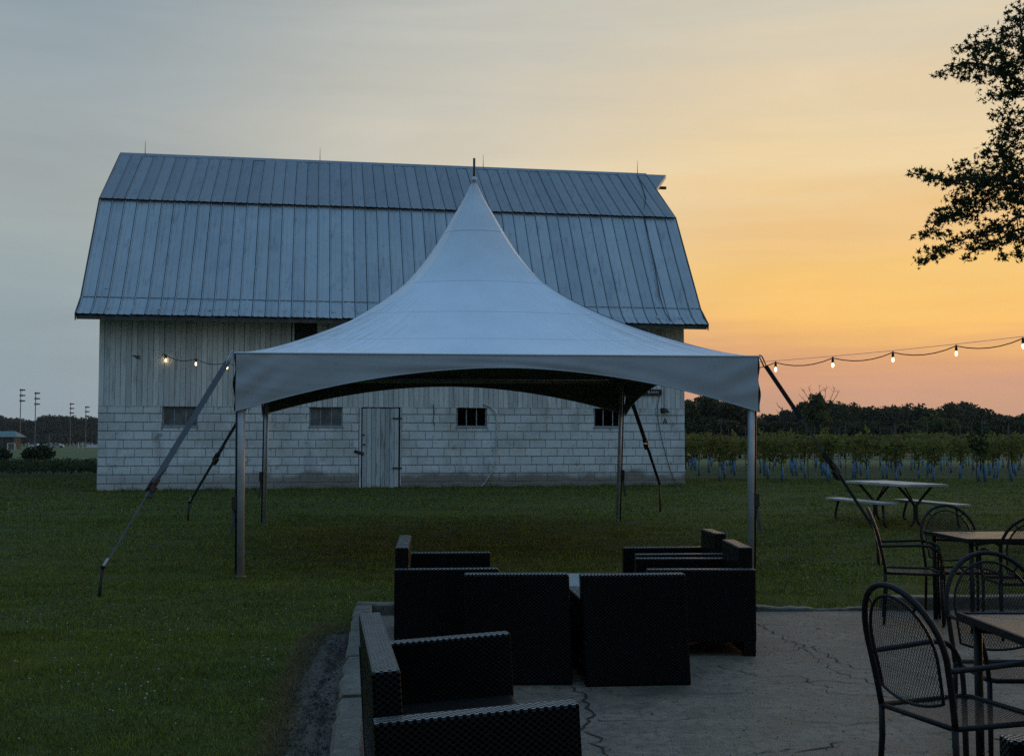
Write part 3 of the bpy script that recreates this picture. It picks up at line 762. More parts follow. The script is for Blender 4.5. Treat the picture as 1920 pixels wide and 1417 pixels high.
    MB().tube([onroof(*q) for q in ((1195,333),(1203,352),(1210,375),(1207,395),(1209,413),(1217,455),(1228,510),(1237,560),(1246,590),(1256,604))], .013, 5).build('lightning_cable', M['iron'], roof)
    # painted letter and lamp bracket right of the sign
    x, z = fac(1247, 795)
    cu = bpy.data.curves.new('painted_letter', 'FONT'); cu.body = 'A'; cu.size = .22; cu.extrude = .002; cu.align_x = 'CENTER'
    lt = text_mesh('painted_letter', cu, M['iron'], barn, (x, -.012, z))
    return barn, win, door
barn, WIN, DOOR = build_barn()
def on_barn(px, py, ly=-.03):
    x, z = fac(px, py, ly)
    return Vector((BX + x * math.cos(BTH) - ly * math.sin(BTH), BY + x * math.sin(BTH) + ly * math.cos(BTH), z))

def build_barn_fittings():
    # sign
    a = on_barn(1165, 730, -.06); b = on_barn(1240, 741, -.06); w = math.hypot(b.x - a.x, b.y - a.y)
    s = tag(empty('barn_sign', on_barn(1240, 741, -.03), BTH), 'small black sign with white capital letters on the barn boards behind the tent', 'sign')
    MB().cbox((-w, -.03, -.0), (0, 0, .15), .004).build('sign_board', M['black'], s)
    cu = bpy.data.curves.new('lettering', 'FONT'); cu.body = 'BARN'; cu.size = .105; cu.extrude = .001; cu.align_x = 'RIGHT'; cu.space_character = 1.15
    text_mesh('lettering', cu, M['white_letter'], s, (-.07, -.0335, .04))
    # bracket lamp under the boards
    p = on_barn(1245, 772, 0.0)
    l = tag(empty('wall_lamp', p, BTH), 'dark lamp bracket on the barn blocks right of the black sign', 'wall lamp')
    MB().cbox((-.09, -.03, -.03), (.03, -.012, .1), .004).build('back_plate', M['iron'], l)
    MB().add([(-.1,-.02,.08),(.08,-.02,.08),(.11,-.16,-.03),(-.02,-.16,-.03),(-.1,-.02,.0),(.08,-.02,-.0)], [(0,1,2,3),(4,3,2,5),(0,3,4),(1,5,2),(0,4,5,1)]).build('lamp_shade', M['iron'], l)
    MB().tube([(.0,-.02,.1),(.0,-.02,.7)], .008, 5).build('conduit', M['iron'], l)
    pts = [on_barn(*q) for q in ((905,757),(918,762),(928,772),(931,790),(931,830),(930,860),(925,880),(915,896),(907,908),(900,913))]
    h = MB().tube(pts, .018, 6).build('hose', M['hose'], smooth=True); tag(h, 'white hose hanging down the barn wall and curling out above the grass', 'hose')
    pts = [on_barn(*q) for q in ((1236,742),(1233,760),(1232,775),(1236,800),(1241,825),(1249,855),(1258,885),(1266,905))] + [gpt(1273, 921, .36)]
    h = MB().tube(pts, .01, 5).build('cable', M['strap_grey'], smooth=True); tag(h, 'thin cable running from the black sign down the barn wall to the ground', 'cable')
    pts = [on_barn(*q) for q in ((813,758),(814,775),(812,790),(815,797))]
    h = MB().tube(pts, .01, 5).build('wire', M['iron'], smooth=True); tag(h, 'short dark wire end dangling on the blocks right of the barn door', 'wire')
    hk = MB(); hk.tube([on_barn(*q) for q in ((249,666),(255,668),(262,667),(262,672),(254,670))], .012, 5)
    tag(hk.build('wire_hook', M['iron']), 'twisted wire hook on the barn boards left of the string lights', 'hook')
build_barn_fittings()

# ------------------------------------------------------------------ tent
EAVE = [pt(443, 663, 13.0), pt(1420, 669, 13.76), pt(1168, 690, 19.67), pt(497, 690, 19.0)]   # FL FR BR BL
for i, z in enumerate((2.54, 2.555, 2.60, 2.60)): EAVE[i].z = z
EAVE[2] = Vector((1.93, 19.67, 2.62)); EAVE[3] = Vector((-4.13, 19.0, 2.60))
PEAK = pt(889, 333, 16.37)
def build_tent():
    tent = tag(empty('frame_tent', (PEAK.x, PEAK.y, gz(0, 16.4).item())), 'white peaked frame tent with arched valances standing on the lawn before the barn', 'tent')
    inv = Vector(tent.location)
    P = [e - inv for e in EAVE]; top = PEAK - inv
    tp = [(0, 1), (.04, .885), (.077, .80), (.13, .68), (.185, .573), (.27, .445), (.35, .362), (.44, .287), (.52, .23), (.6, .178), (.75, .095), (.9, .028), (1, 0)]
    xs_, ys_ = zip(*tp)
    # monotone cubic
    X_ = np.array(xs_); Y_ = np.array(ys_); h = np.diff(X_); d = np.diff(Y_) / h
    mt = np.zeros(len(X_)); mt[0], mt[-1] = d[0], d[-1]
    for i in range(1, len(X_) - 1): mt[i] = 2 * d[i-1] * d[i] / (d[i-1] + d[i]) if d[i-1] * d[i] > 0 else 0
    def prof(t):
        i = min(max(int(np.searchsorted(X_, t) - 1), 0), len(h) - 1); s = (t - X_[i]) / h[i]
        return Y_[i]*(1+2*s)*(1-s)**2 + mt[i]*h[i]*s*(1-s)**2 + Y_[i+1]*s*s*(3-2*s) + mt[i+1]*h[i]*s*s*(s-1)
    nu, nv = 40, 44
    ts = [.012 + .988 * (k / nv) ** 1.15 for k in range(nv + 1)]
    b = MB(); uvs = []
    cen = Vector((top.x, top.y, 0))
    rad = sum(((p - cen).xy.length for p in P)) / 4
    for s in range(4):
        A, Bp = P[s], P[(s + 1) % 4]; base = len(b.v)
        for j, t in enumerate(ts):
            for i in range(nu + 1):
                u = i / nu; E_ = A.lerp(Bp, u); dv = (E_ - cen); dxy = Vector((dv.x, dv.y))
                k = (1 - t) ** 1.5 * .9
                circ = dxy.normalized() * rad * .9
                q = (dxy * (1 - k) + circ * k) * t
                z = E_.z * 1.0 + (top.z - E_.z) * prof(t)
                # slight billow of the panels and tension folds by the corners
                cu = abs(2 * u - 1)
                z += .05 * math.sin(math.pi * u) * math.sin(math.pi * min(t, 1)) * (t ** 1.5)
                z += .006 * (cu ** 4) * t * (1 - t) * 4 * math.sin(u * 190 + 4 * t)
                b.v.append((cen.x + q.x, cen.y + q.y, z)); uvs.append((u, t))
        for j in range(nv):
            for i in range(nu):
                a = base + j * (nu + 1) + i; b.f.append((a, a + nu + 1, a + nu + 2, a + 1))
    me = b.mesh('roof_fabric', M['tent_roof'], True)
    ul = me.uv_layers.new(name='UVMap')
    li = np.zeros(len(me.loops), np.int32); me.loops.foreach_get('vertex_index', li)
    ul.data.foreach_set('uv', np.array(uvs, np.float32)[li].ravel())
    roof = mkobj('roof_fabric', me, tent)
    lb = MB(); lb.v = [(x, y, z - .014) for x, y, z in b.v]; lb.f = [f[::-1] for f in b.f]; lb.build('roof_shade_layer', M['shade_lining'], tent, True)  # added dark layer close below the roof, painting the underside's shade
    # valances
    drops = ((.665, .15), (.665, .15), (.62, .15), (.665, .15))
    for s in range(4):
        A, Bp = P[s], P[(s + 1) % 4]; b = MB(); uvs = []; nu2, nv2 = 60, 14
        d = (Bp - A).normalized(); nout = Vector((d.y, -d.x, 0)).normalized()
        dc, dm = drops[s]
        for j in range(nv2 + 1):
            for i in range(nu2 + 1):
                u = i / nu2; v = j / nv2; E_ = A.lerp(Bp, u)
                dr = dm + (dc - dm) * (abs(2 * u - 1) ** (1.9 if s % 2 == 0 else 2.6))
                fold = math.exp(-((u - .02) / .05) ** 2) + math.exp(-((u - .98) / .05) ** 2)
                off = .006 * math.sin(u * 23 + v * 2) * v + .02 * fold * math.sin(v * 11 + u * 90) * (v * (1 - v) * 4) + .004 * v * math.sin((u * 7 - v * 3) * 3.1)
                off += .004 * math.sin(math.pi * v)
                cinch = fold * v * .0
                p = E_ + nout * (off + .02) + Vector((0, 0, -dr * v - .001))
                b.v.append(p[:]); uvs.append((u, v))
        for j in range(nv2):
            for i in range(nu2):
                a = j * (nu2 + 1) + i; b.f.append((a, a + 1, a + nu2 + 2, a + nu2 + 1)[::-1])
        me = b.mesh('valance', M['tent_valance_shaded'], True); ul = me.uv_layers.new(name='UVMap')
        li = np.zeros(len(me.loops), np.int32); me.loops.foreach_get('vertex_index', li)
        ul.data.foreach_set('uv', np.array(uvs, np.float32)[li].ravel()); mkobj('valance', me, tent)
        lb = MB(); lb.v = [(x - nout.x * .01, y - nout.y * .01, z + .002) for x, y, z in b.v]; lb.f = [f[::-1] for f in b.f]; lb.build('valance_shade_layer', M['shade_lining'], tent, True)
        hm = MB().tube([Vector(b.v[nv2 * (nu2 + 1) + i]) for i in range(nu2 + 1)], .007, 5); hm.build('hem', M['tent_valance_shaded'], tent, True)
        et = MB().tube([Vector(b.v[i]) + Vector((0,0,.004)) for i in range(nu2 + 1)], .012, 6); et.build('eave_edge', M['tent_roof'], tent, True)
    # frame
    ins = [(cen - p).normalized() * .09 for p in P]
    ins = [Vector((i.x, i.y, -.07)) for i in ins]
    fr = MB()
    for s in range(4): fr.tube([P[s] + ins[s], P[(s+1) % 4] + ins[(s+1) % 4]], .032, 8)
    fr.build('eave_rail', M['aluminium'], tent, True)
    kp = MB().tube([(top.x, top.y, P[0].z + .2), (top.x, top.y, top.z + .0)], .03, 8); kp.build('king_post', M['aluminium'], tent, True)
    cb = MB()
    for s in range(4): cb.tube([P[s] + ins[s], (top.x, top.y, P[0].z + .22)], .006, 5)
    cb.build('stay_cable', M['steel'], tent)
    fi = MB().tube([(top.x, top.y, top.z - .1), (top.x, top.y, pt(889, 297, 16.37).z - inv.z)], .017, 8); fi.build('finial', M['iron'], tent, True)
    cap = MB().tube([(top.x, top.y, top.z - .05), (top.x, top.y, top.z + .01)], [.05, .02], 12); cap.build('peak_collar', M['tent_roof'], tent, True)
    feet = [gpt(451, 1081, .0), None, gpt(1156, 969, gz(0, 19.67).item()), gpt(498, 986, gz(0, 19.0).item())]
    feet[1] = Vector((2.845, 13.72, gz(0, 13.72).item()))
    feet[2] = Vector((1.80, 19.6, gz(0, 19.6).item())); feet[3] = Vector((-4.10, 19.0, gz(0, 19.0).item()))
    for s in range(4):
        topl = P[s] + ins[s]; ft = feet[s] - inv
        lg = MB().tube([ft, topl],   .043 if s < 2 else .034, 12).build('leg', M['aluminium'], tent, True)
        d = Vector((.055 if s in (1, 2) else -.055, .01, 0))
        MB().tube([ft + d * .9 + Vector((0,0,.02)), topl + d * .9], .02 if s < 2 else .012, 8).build('leg_brace_tube', M['stake'], tent, True)
        MB().cbox((-.055, -.055, -.01), (.055, .055, .012), .004, Matrix.Translation(ft)).build('base_plate', M['steel'], tent)
        # loose ratchet hanging on the leg
        q = ft.lerp(topl, .34) + d * 1.3
        MB().cbox((-.03, -.04, -.09), (.03, .04, .07), .008, Matrix.Translation(q)).build('ratchet', M['iron'], tent)
        MB().ribbon([q + Vector((0,0,-.09)), q + d * .3 + Vector((0,-.01,-.25)), q + d * .8 + Vector((0,0,-.38))], .035, (0,1,0)).build('strap_tail', M['strap_grey'], tent)
    # triangular corner gussets where the leg meets the eave
    return tent
tent = build_tent()

def guy(corner, ratch, stake_top, stake_base, wtop, mat_top, label, slabel, mat_low, low_w, label_stake, thin=0):
    root = tag(empty('guy_strap', stake_top), label, 'tent strap', 'guy straps of the tent')
    o = Vector(stake_top); c = Vector(corner) - o; r_ = Vector(ratch) - o
    view = Vector((0, 1, 0)); d = (r_ - c).normalized()
    MB().tube([c + Vector((0,0,.02)), c + d * .06 + Vector((0,0,.05)), c + d * .14 + Vector((0,0,.02)), c + d * .16, c + d * .1 - Vector((0,0,.04)), c], .009, 6).build('corner_loop', M['steel'], root, True)
    if thin:
        MB().ribbon([c + d * .14, c.lerp(r_, thin)], wtop, (0.15, 1, .1)).build('webbing', mat_top, root)
        MB().ribbon([c.lerp(r_, thin), r_], .026, (0.15, 1, .1)).build('thin_webbing', M['strap_grey'], root)
    else: MB().ribbon([c + d * .14, c.lerp(r_, .5), r_], wtop, (0.15, 1, .1)).build('webbing', mat_top, root)
    M_ = Matrix.Translation(r_) @ d.to_track_quat('Z', 'Y').to_matrix().to_4x4()
    rt = MB().cbox((-.04, -.025, -.06), (-.028, .025, .1), .005, M_).cbox((.028, -.025, -.06), (.04, .025, .1), .005, M_).build('ratchet', M['iron'], root)
    MB().tube([M_ @ Vector((-.05, 0, 0)), M_ @ Vector((.05, 0, 0))], .018, 8).build('spool', M['iron'], rt)
    MB().cbox((-.045, -.05, .03), (.045, -.03, .16), .006, M_).build('lever', M['iron'], rt)
    MB().ribbon([r_ - d * .0, r_ - d * .25 + Vector((.0, 0, -.02))], .06, (.3, 1, 0), .012).build('strap_tail', M['strap_black'], root)
    MB().ribbon([r_ + d * .1, Vector((0, 0, -.02))], low_w, (.15, 1, .1)).build('lower_webbing', mat_low, root)
    MB().tube([d * -.1, d * .01], .016, 6).build('end_hook', M['steel'], root)
    sb = Vector(stake_base); st = tag(empty('tent_stake', sb), label_stake, 'tent stake', 'stakes of the tent straps')
    v = Vector(stake_top) - sb
    MB().tube([-v.normalized() * .12, v], .019, 8).build('stake_shaft', M['stake'], st, True)
    MB().tube([v - v.normalized() * .005, v + v.normalized() * .018], .032, 8).build('stake_head', M['stake'], st, True)
def between(a, b, px):
    """point of the line a-b seen at photo column px"""
    k = (px - 960) / F_PX
    # x = k*y
    t = (k * a.y - a.x) / ((b.x - a.x) - k * (b.y - a.y)); return a.lerp(b, t)
def build_guys():
    c = EAVE[0] + Vector((-.03, -.02, .01)); sb = gpt(186, 1119, -.01); stp = pt(193, 1063, sb.y + .02)
    guy(c, between(c, stp, 291), stp, sb, .068, M['strap_grey'], 'wide grey strap from the tent\'s near left corner to the stake in the left lawn', None, M['strap_grey'], .017, 'dark steel stake in the left lawn nearest the camera')
    c = EAVE[1] + Vector((.02, -.02, .0)); sb = gpt(1648, 1061, .0); stp = pt(1643, 994, sb.y - .02)
    guy(c, between(c, stp, 1562), stp, sb, .052, M['strap_black'], 'dark strap from the tent\'s near right corner towards the patio chairs', None, M['strap_black'], .036, 'dark steel stake in the lawn behind the right patio table', .56)
    c = EAVE[3]; g = gz(0, 19.7).item(); sb = gpt(352, 976, g); stp = pt(355, 941, sb.y)
    guy(c, between(c, stp, 408), stp, sb, .05, M['strap_black'], 'dark strap from the tent\'s far left corner seen against the barn blocks', None, M['strap_black'], .045, 'short stake in the lawn before the left barn window')
    c = EAVE[2]; sb = gpt(1238, 961, gz(0, 21).item()); stp = pt(1237, 906, sb.y)
    guy(c, between(c, stp, 1210), stp, sb, .07, M['strap_black'], 'dark strap from the tent\'s far right corner by the barn\'s right end', None, M['strap_black'], .05, 'stake in the lawn before the right corner of the barn')
build_guys()

# ------------------------------------------------------------------ string lights
def build_string():
    A = on_barn(311, 668, -.08); Bz = pt(1918, 638, 17.9)
    n = 19; step = (Bz - A) / n
    root = tag(empty('string_lights', A), 'string of warm lit bulbs hung from the barn behind the tent to the upper right', 'string lights')
    zs = lambda k: -.62 * (1 - ((k - 9) / 10.5) ** 2) + .62 * (1 - (9 / 10.5) ** 2)
    def node(k):
        p = step * k; base = zs(k) - (zs(n)) * (k / n); return Vector((p.x, p.y, p.z + base))
    sup = []; cabl = []
    for k in range(0, n + 4):
        q = node(k); sup.append(q + Vector((0, 0, .06)))
        nx = node(k + 1)
        for j in range(6):
            t = j / 6; r_ = q.lerp(nx, t); r_.z -= .09 * 4 * t * (1 - t) - .03; cabl.append(r_)
    MB().tube(cabl, .009, 5).build('light_cable', M['bulb_socket'], root, True)
    MB().tube([Vector((-.1, .05, .03)), Vector((-.06, .0, .06))] + cabl[:1], .012, 5).build('wall_hook', M['iron'], root)
    MB().tube([s for s in sup if s.x > 4 / 1 or True][3:], .004, 4).build('support_wire', M['steel'], root)
    sk = MB().tube([(0,0,.05),(0,0,.0),(0,0,-.055)], [.012,.022,.022], 8).mesh('socket', M['bulb_socket'], True)
    bl = MB().tube([(0,0,-.054),(0,0,-.075),(0,0,-.1),(0,0,-.12),(0,0,-.13)], [.011,.016,.019,.013,.004], 10).mesh('bulb', M['bulb'], True)
    for k in range(n + 4):
        q = node(k); s = mkobj('socket', sk, root, q); mkobj('bulb', bl, s)
build_string()

# ------------------------------------------------------------------ wicker lounge furniture
def wicker_seat(name, label, cat, loc, rz, width, depth=.76, zb=.76, za=.61, back_t=.1, arm_t=.09, group='black wicker lounge seats on the patio', tilt=0.0, arms=True):
    """faces local +x; backrest at x=0; width runs along y (outer size)"""
    o = tag(empty(name, loc, rz), label, cat, group); o.rotation_euler = (0, tilt, rz)
    w = width / 2
    MB().cbox((0, -w + arm_t + .004, .02), (back_t, w - arm_t - .004, zb), .012).build('backrest', M['wicker'], o)
    for s in (-1, 1):
        y0, y1 = (s * w, s * (w - arm_t)); y0, y1 = min(y0, y1), max(y0, y1)
        a = MB().cbox((-.004, y0, .1), (depth, y1, za), .012); a.build('armrest', M['wicker'], o)
        for x in (0.0, depth - .09):
            MB().cbox((x, y0 + .004, 0), (x + .09, y1 - .004, .104), .006).build('leg', M['wicker'], o)
    MB().cbox((back_t + .004, -w + arm_t + .004, .12), (depth - .01, w - arm_t - .004, .33), .012).build('seat', M['wicker_seat'], o)
    return o
def rot2(a, x, y): return x * math.cos(a) - y * math.sin(a), x * math.sin(a) + y * math.cos(a)
def build_wicker():
    # near loveseat facing right (front-left of the picture)
    a = R(9.5); n0 = Vector((-.475, 3.95, 0)); f0 = Vector((-.625, 5.29, 0)); mid = (n0 + f0) / 2
    wicker_seat('wicker_loveseat', 'black wicker loveseat nearest the camera, beside the left kerb, facing right', 'sofa', mid, a, (f0 - n0).length + .19, .70, tilt=R(-3.2))
    # middle loveseat facing right
    mid = Vector((-.90, 9.03, 0)); wicker_seat('wicker_loveseat', 'black wicker loveseat at the patio\'s far left corner, facing right', 'sofa', mid, R(4), 1.30, .76)
    # armchairs with their backs to the camera
    def back_chair(label, xl, xr, y, rz, zb, tilt=0):
        w = xr - xl; wicker_seat('wicker_armchair', label, 'armchair', ((xl + xr) / 2, y, 0), R(90) + rz, w, .72, zb, zb - .012, tilt=tilt, back_t=.1)
    def full_back(label, xl, xr, y, rz, zb, lean=0):
        w = (xr - xl) / 2; o = tag(empty('wicker_armchair', ((xl + xr) / 2, y, 0), R(90) + rz), label, 'armchair', 'black wicker lounge seats on the patio')
        Ms = Matrix.Identity(4); Ms[1][2] = lean
        MB().cbox((0, -w, .0), (.1, w, zb), .014, Ms).build('backrest', M['wicker'], o)
        for s in (-1, 1):
            y0, y1 = sorted((s * w, s * (w - .09)))
            MB().cbox((.104, y0, .1), (.72, y1, zb - .16), .012, Ms).build('armrest', M['wicker'], o)
            MB().cbox((.63, y0 + .004, 0), (.72, y1 - .004, .104), .006, Ms).build('leg', M['wicker'], o)
        MB().cbox((.104, -w + .094, .12), (.71, w - .094, .33), .012, Ms).build('seat', M['wicker_seat'], o)
    full_back('black wicker armchair with its back to the camera, left of the pair', -.285, .385, 7.32, R(1), .70, .03)
    full_back('black wicker armchair with its back to the camera, right of the pair', .465, 1.14, 7.30, R(5), .70, .045)
    # armchair facing left, right of the group
    o = wicker_seat('wicker_armchair', 'black wicker armchair facing left, nearest the right tent leg', 'armchair', (1.755, 8.72, 0), R(180), .86, .78, .77, .62)
    o = wicker_seat('wicker_armchair', 'black wicker armchair facing left at the far side of the lounge group', 'armchair', (1.77, 9.82, 0), R(184), .68, .78, .775, .615)
    # corner of another one at the lower right
    o = wicker_seat('wicker_armchair', 'black wicker armchair mostly out of the picture at the lower right corner', 'armchair', (2.34, 3.3, 0), R(180), .84, .78, .76, .61)
    # coffee table
    t = tag(empty('coffee_table', (.40, 9.08, 0), R(3)), 'low wicker coffee table with pale glass top between the lounge seats', 'coffee table')
    w, d, h = .36, .44, .45
    MB().cbox((-w, -d, h - .012), (w, d, h), .003).build('glass_top', M['glass'], t)
    MB().cbox((-w + .01, -d + .01, h - .12), (w - .01, d - .01, h - .014), .008).build('apron', M['wicker'], t)
    for sx in (-1, 1):
        for sy in (-1, 1):
            x0, x1 = sorted((sx * (w - .01), sx * (w - .09))); y0, y1 = sorted((sy * (d - .01), sy * (d - .09)))
            MB().cbox((x0, y0, 0), (x1, y1, h - .122), .006).build('leg', M['wicker'], t)
    MB().cbox((-w + .012, -d + .012, .12), (w - .012, d - .012, .17), .006).build('shelf', M['wicker'], t)
    # woven ottoman between table and the right chair
    ot = tag(empty('wicker_ottoman', (.62, 8.2, 0), R(-12)), 'low woven footstool seen in the gap between the two armchair backs', 'footstool')
    MB().cbox((-.22, -.24, .06), (.22, .24, .27), .014).build('stool_body', M['wicker'], ot)
    for sx in (-1, 1):
        for sy in (-1, 1): MB().cbox((sx * .17 - .03, sy * .19 - .03, 0), (sx * .17 + .03, sy * .19 + .03, .06), .004).build('leg', M['wicker'], ot)
build_wicker()

# ------------------------------------------------------------------ wrought-iron chairs and tables
def spline(pts, n=8, closed=False):
    pts = [Vector(p) for p in pts]; m = len(pts); out = []
    rng = range(m) if closed else range(m - 1)
    for i in rng:
        g = (lambda k: pts[k % m]) if closed else (lambda k: pts[min(max(k, 0), m - 1)])
        p0, p1, p2, p3 = g(i-1), g(i), g(i+1), g(i+2)
        for k in range(n):
            t = k / n; out.append(.5 * (2*p1 + (p2-p0)*t + (2*p0-5*p1+4*p2-p3)*t*t + (3*p1-p0-3*p2+p3)*t**3))
    if not closed: out.append(pts[-1])
    return out
def mesh_panel(inside, surf, u0, u1, v0, v1, pu=.0075, pv=.0135, w=.003):
    """expanded-metal sheet: two families of diagonal strands, clipped by inside(u,v), laid on surf(u,v)"""
    b = MB(); sl = pv / pu
    for fam in (-1, 1):
        step = pv * 2
        lo = v0 - (u1 - u0) * sl - .1; k = lo
        while k < v1 + (u1 - u0) * sl + .1:
            run = []; n = int((u1 - u0) / .008) + 1
            for i in range(n + 1):
                u = u0 + (u1 - u0) * i / n; v = k + fam * (u - u0) * sl
                if inside(u, v): run.append((u, v))
                if (not inside(u, v) or i == n) and run:
                    if len(run) > 1:
                        vs = []
                        for (a, c) in run: vs += [surf(a, c - w), surf(a, c + w)]
                        b.add(vs, [(2*j, 2*j+1, 2*j+3, 2*j+2) for j in range(len(run) - 1)])
                    run = []
            k += step
    return b
def make_chair():
    """faces +y, origin on the floor under the seat centre"""
    o = empty('iron_chair')
    r = .013
    # back plane: leans back
    def back(u, z):          # u across, z height
        lean = -.22 - .2 * max(0, z - .40) ** 1.25 / .5 ** .25 * 1.05
        return Vector((u, lean - .025 * (1 - (u / .25) ** 2), z))
    hw, zt = .245, .965
    def hoop(k, inset=0.0, z_lo=.43):
        W_ = hw - inset; zc = .70; pts = []
        # straight sides then an elliptic arch
        for z in np.linspace(z_lo, zc, 6)[:-1]: pts.append((-(W_ - .02 * (zc - z) / .3), z))
        for a in np.linspace(math.pi, 0, 19): pts.append((W_ * math.cos(a), zc + (zt - inset - zc) * math.sin(a)))
        for z in np.linspace(zc, z_lo, 6)[1:]: pts.append(((W_ - .02 * (zc - z) / .3), z))
        return pts
    MB().tube([back(*p) for p in hoop(0)], r, 8).build('back_frame', M['chair_iron'], o, True)
    inn = hoop(0, .045, .52)
    low = [(x, .52 - .035 * (1 - (x / .19) ** 2)) for x in np.linspace(.17, -.17, 9)]
    MB().tube([back(*p) for p in inn + low], .007, 6, closed=True).build('mesh_rim', M['chair_iron'], o, True)
    tk = MB()
    for a in (math.pi * .28, math.pi * .72):
        tk.tube([back((hw) * math.cos(a), .70 + (zt - .70) * math.sin(a)), back((hw - .045) * math.cos(a), .70 + (zt - .045 - .70) * math.sin(a))], .006, 5)
    tk.build('spacer', M['chair_iron'], o)
    def ins_b(u, z):
        W_ = hw - .045
        if z > .70: return (u / W_) ** 2 + ((z - .70) / (zt - .045 - .70)) ** 2 < 1
        return abs(u) < W_ - .02 * (.70 - z) / .3 and z > .52 - .035 * (1 - (u / .19) ** 2)
    mesh_panel(ins_b, back, -.2, .2, .45, .96).build('back_mesh', M['chair_iron'], o)
    # seat
    def seat(u, v): return Vector((u, v, .43 - .012 * (1 - (u / .24) ** 2) * (1 - (v / .24) ** 2)))
    sq = [(-.225, -.23), (.225, -.23), (.245, .2), (.21, .235), (-.21, .235), (-.245, .2)]
    MB().tube([seat(*p) + Vector((0, 0, .0)) for p in sq], .0115, 8, closed=True).build('seat_frame', M['chair_iron'], o, True)
    mesh_panel(lambda u, v: abs(u) < .225 + .02 * v / .23 and -.23 < v < .235, seat, -.245, .245, -.24, .24, w=.0046).build('seat_mesh', M['chair_iron'], o)
    for s in (-1, 1):
        MB().tube([back(s * .225, .43), Vector((s * .228, -.225, .3)), Vector((s * .232, -.25, .0))], [.013, .013, .011], 8).build('leg', M['chair_iron'], o, True)
        MB().tube([Vector((s * .235, .21, .43)), Vector((s * .237, .215, .2)), Vector((s * .24, .22, .0))], [.013, .013, .011], 8).build('leg', M['chair_iron'], o, True)
        p0 = back(s * .238, .655)
        arm = spline([p0, p0.lerp(Vector((s * .262, .1, .672)), .5), Vector((s * .262, .06, .67)), Vector((s * .264, .15, .655)), Vector((s * .262, .20, .60)), Vector((s * .25, .215, .52)), Vector((s * .238, .212, .43))], 5)
        MB().tube(arm, .0115, 8).build('armrest', M['chair_iron'], o, True)
    return o
def make_table():
    """near-left corner of the top at origin; size 1 x .9"""
    o = empty('patio_table'); w, d, h = 1.0, .88, .76; t = .018
    rim = MB()
    for lo, hi in (((0,0,h-.035),(w,t,h)), ((0,d-t,h-.035),(w,d,h)), ((0,t,h-.035),(t,d-t,h)), ((w-t,t,h-.035),(w,d-t,h))): rim.cbox(lo, hi, .004)
    rim.build('rim', M['chair_iron'], o)
    cx, cy = w/2, d/2
    for a, b in (((t,t),(w-t,t)), ((w-t,t),(w-t,d-t)), ((w-t,d-t),(t,d-t)), ((t,d-t),(t,t))):
        z = h - .008
        A, B_, C_ = Vector((*a, z)), Vector((*b, z)), Vector((cx, cy, z)); g = (A + B_ + C_) / 3; k = .985
        q = [g + (x - g) * k for x in (A, B_, C_)]
        MB().add(q + [x - Vector((0,0,.01)) for x in q], [(0,1,2),(5,4,3),(0,3,4,1),(1,4,5,2),(2,5,3,0)]).build('top_panel', M['table_top'], o)
    for x in (.07, w - .07):
        for y in (.07, d - .07):
            MB().tube([(x, y, 0), (x, y, h - .036)], .019, 10).build('leg', M['chair_iron'], o, True)
    br = MB().tube([(.07,.07,h-.06),(w-.07,d-.07,h-.06)], .01, 6).tube([(w-.07,.07,h-.075),(.07,d-.07,h-.075)], .01, 6); br.build('brace', M['chair_iron'], o)
    return o
def build_iron():
    proto = make_chair(); first = [True]
    def put(x, y, face, label, z=0.0):
        """face = direction the chair faces, degrees from +x"""
        o = proto if first[0] else copy_tree(proto); first[0] = False
        o.location = (x, y, z); o.rotation_euler = (0, 0, R(face - 90))
        tag(o, label, 'patio chair', 'black iron mesh patio chairs')
    put(1.86, 4.78, 19, 'black iron mesh chair standing alone nearest the camera, facing right')
    put(2.47, 5.62, -90, 'black iron mesh chair tucked behind the near patio table, facing the camera')
    put(3.44, 9.86, -17, 'black iron mesh chair seen edge on at the left side of the far patio table')
    put(3.88, 9.92, -90, 'black iron mesh chair on the lawn side of the far patio table, facing the camera')
    put(4.06, 9.16, 84, 'black iron mesh chair with its back to the camera, cut by the right edge')
    t = make_table(); t.location = (2.05, 4.44, 0); tag(t, 'brown topped square iron patio table nearest the camera at the right edge', 'patio table', 'square iron patio tables')
    t2 = copy_tree(t); t2.location = (3.64, 9.2, 0); t2.rotation_euler = (0, 0, R(2)); tag(t2, 'brown topped square iron patio table at the far edge of the patio', 'patio table', 'square iron patio tables')
build_iron()

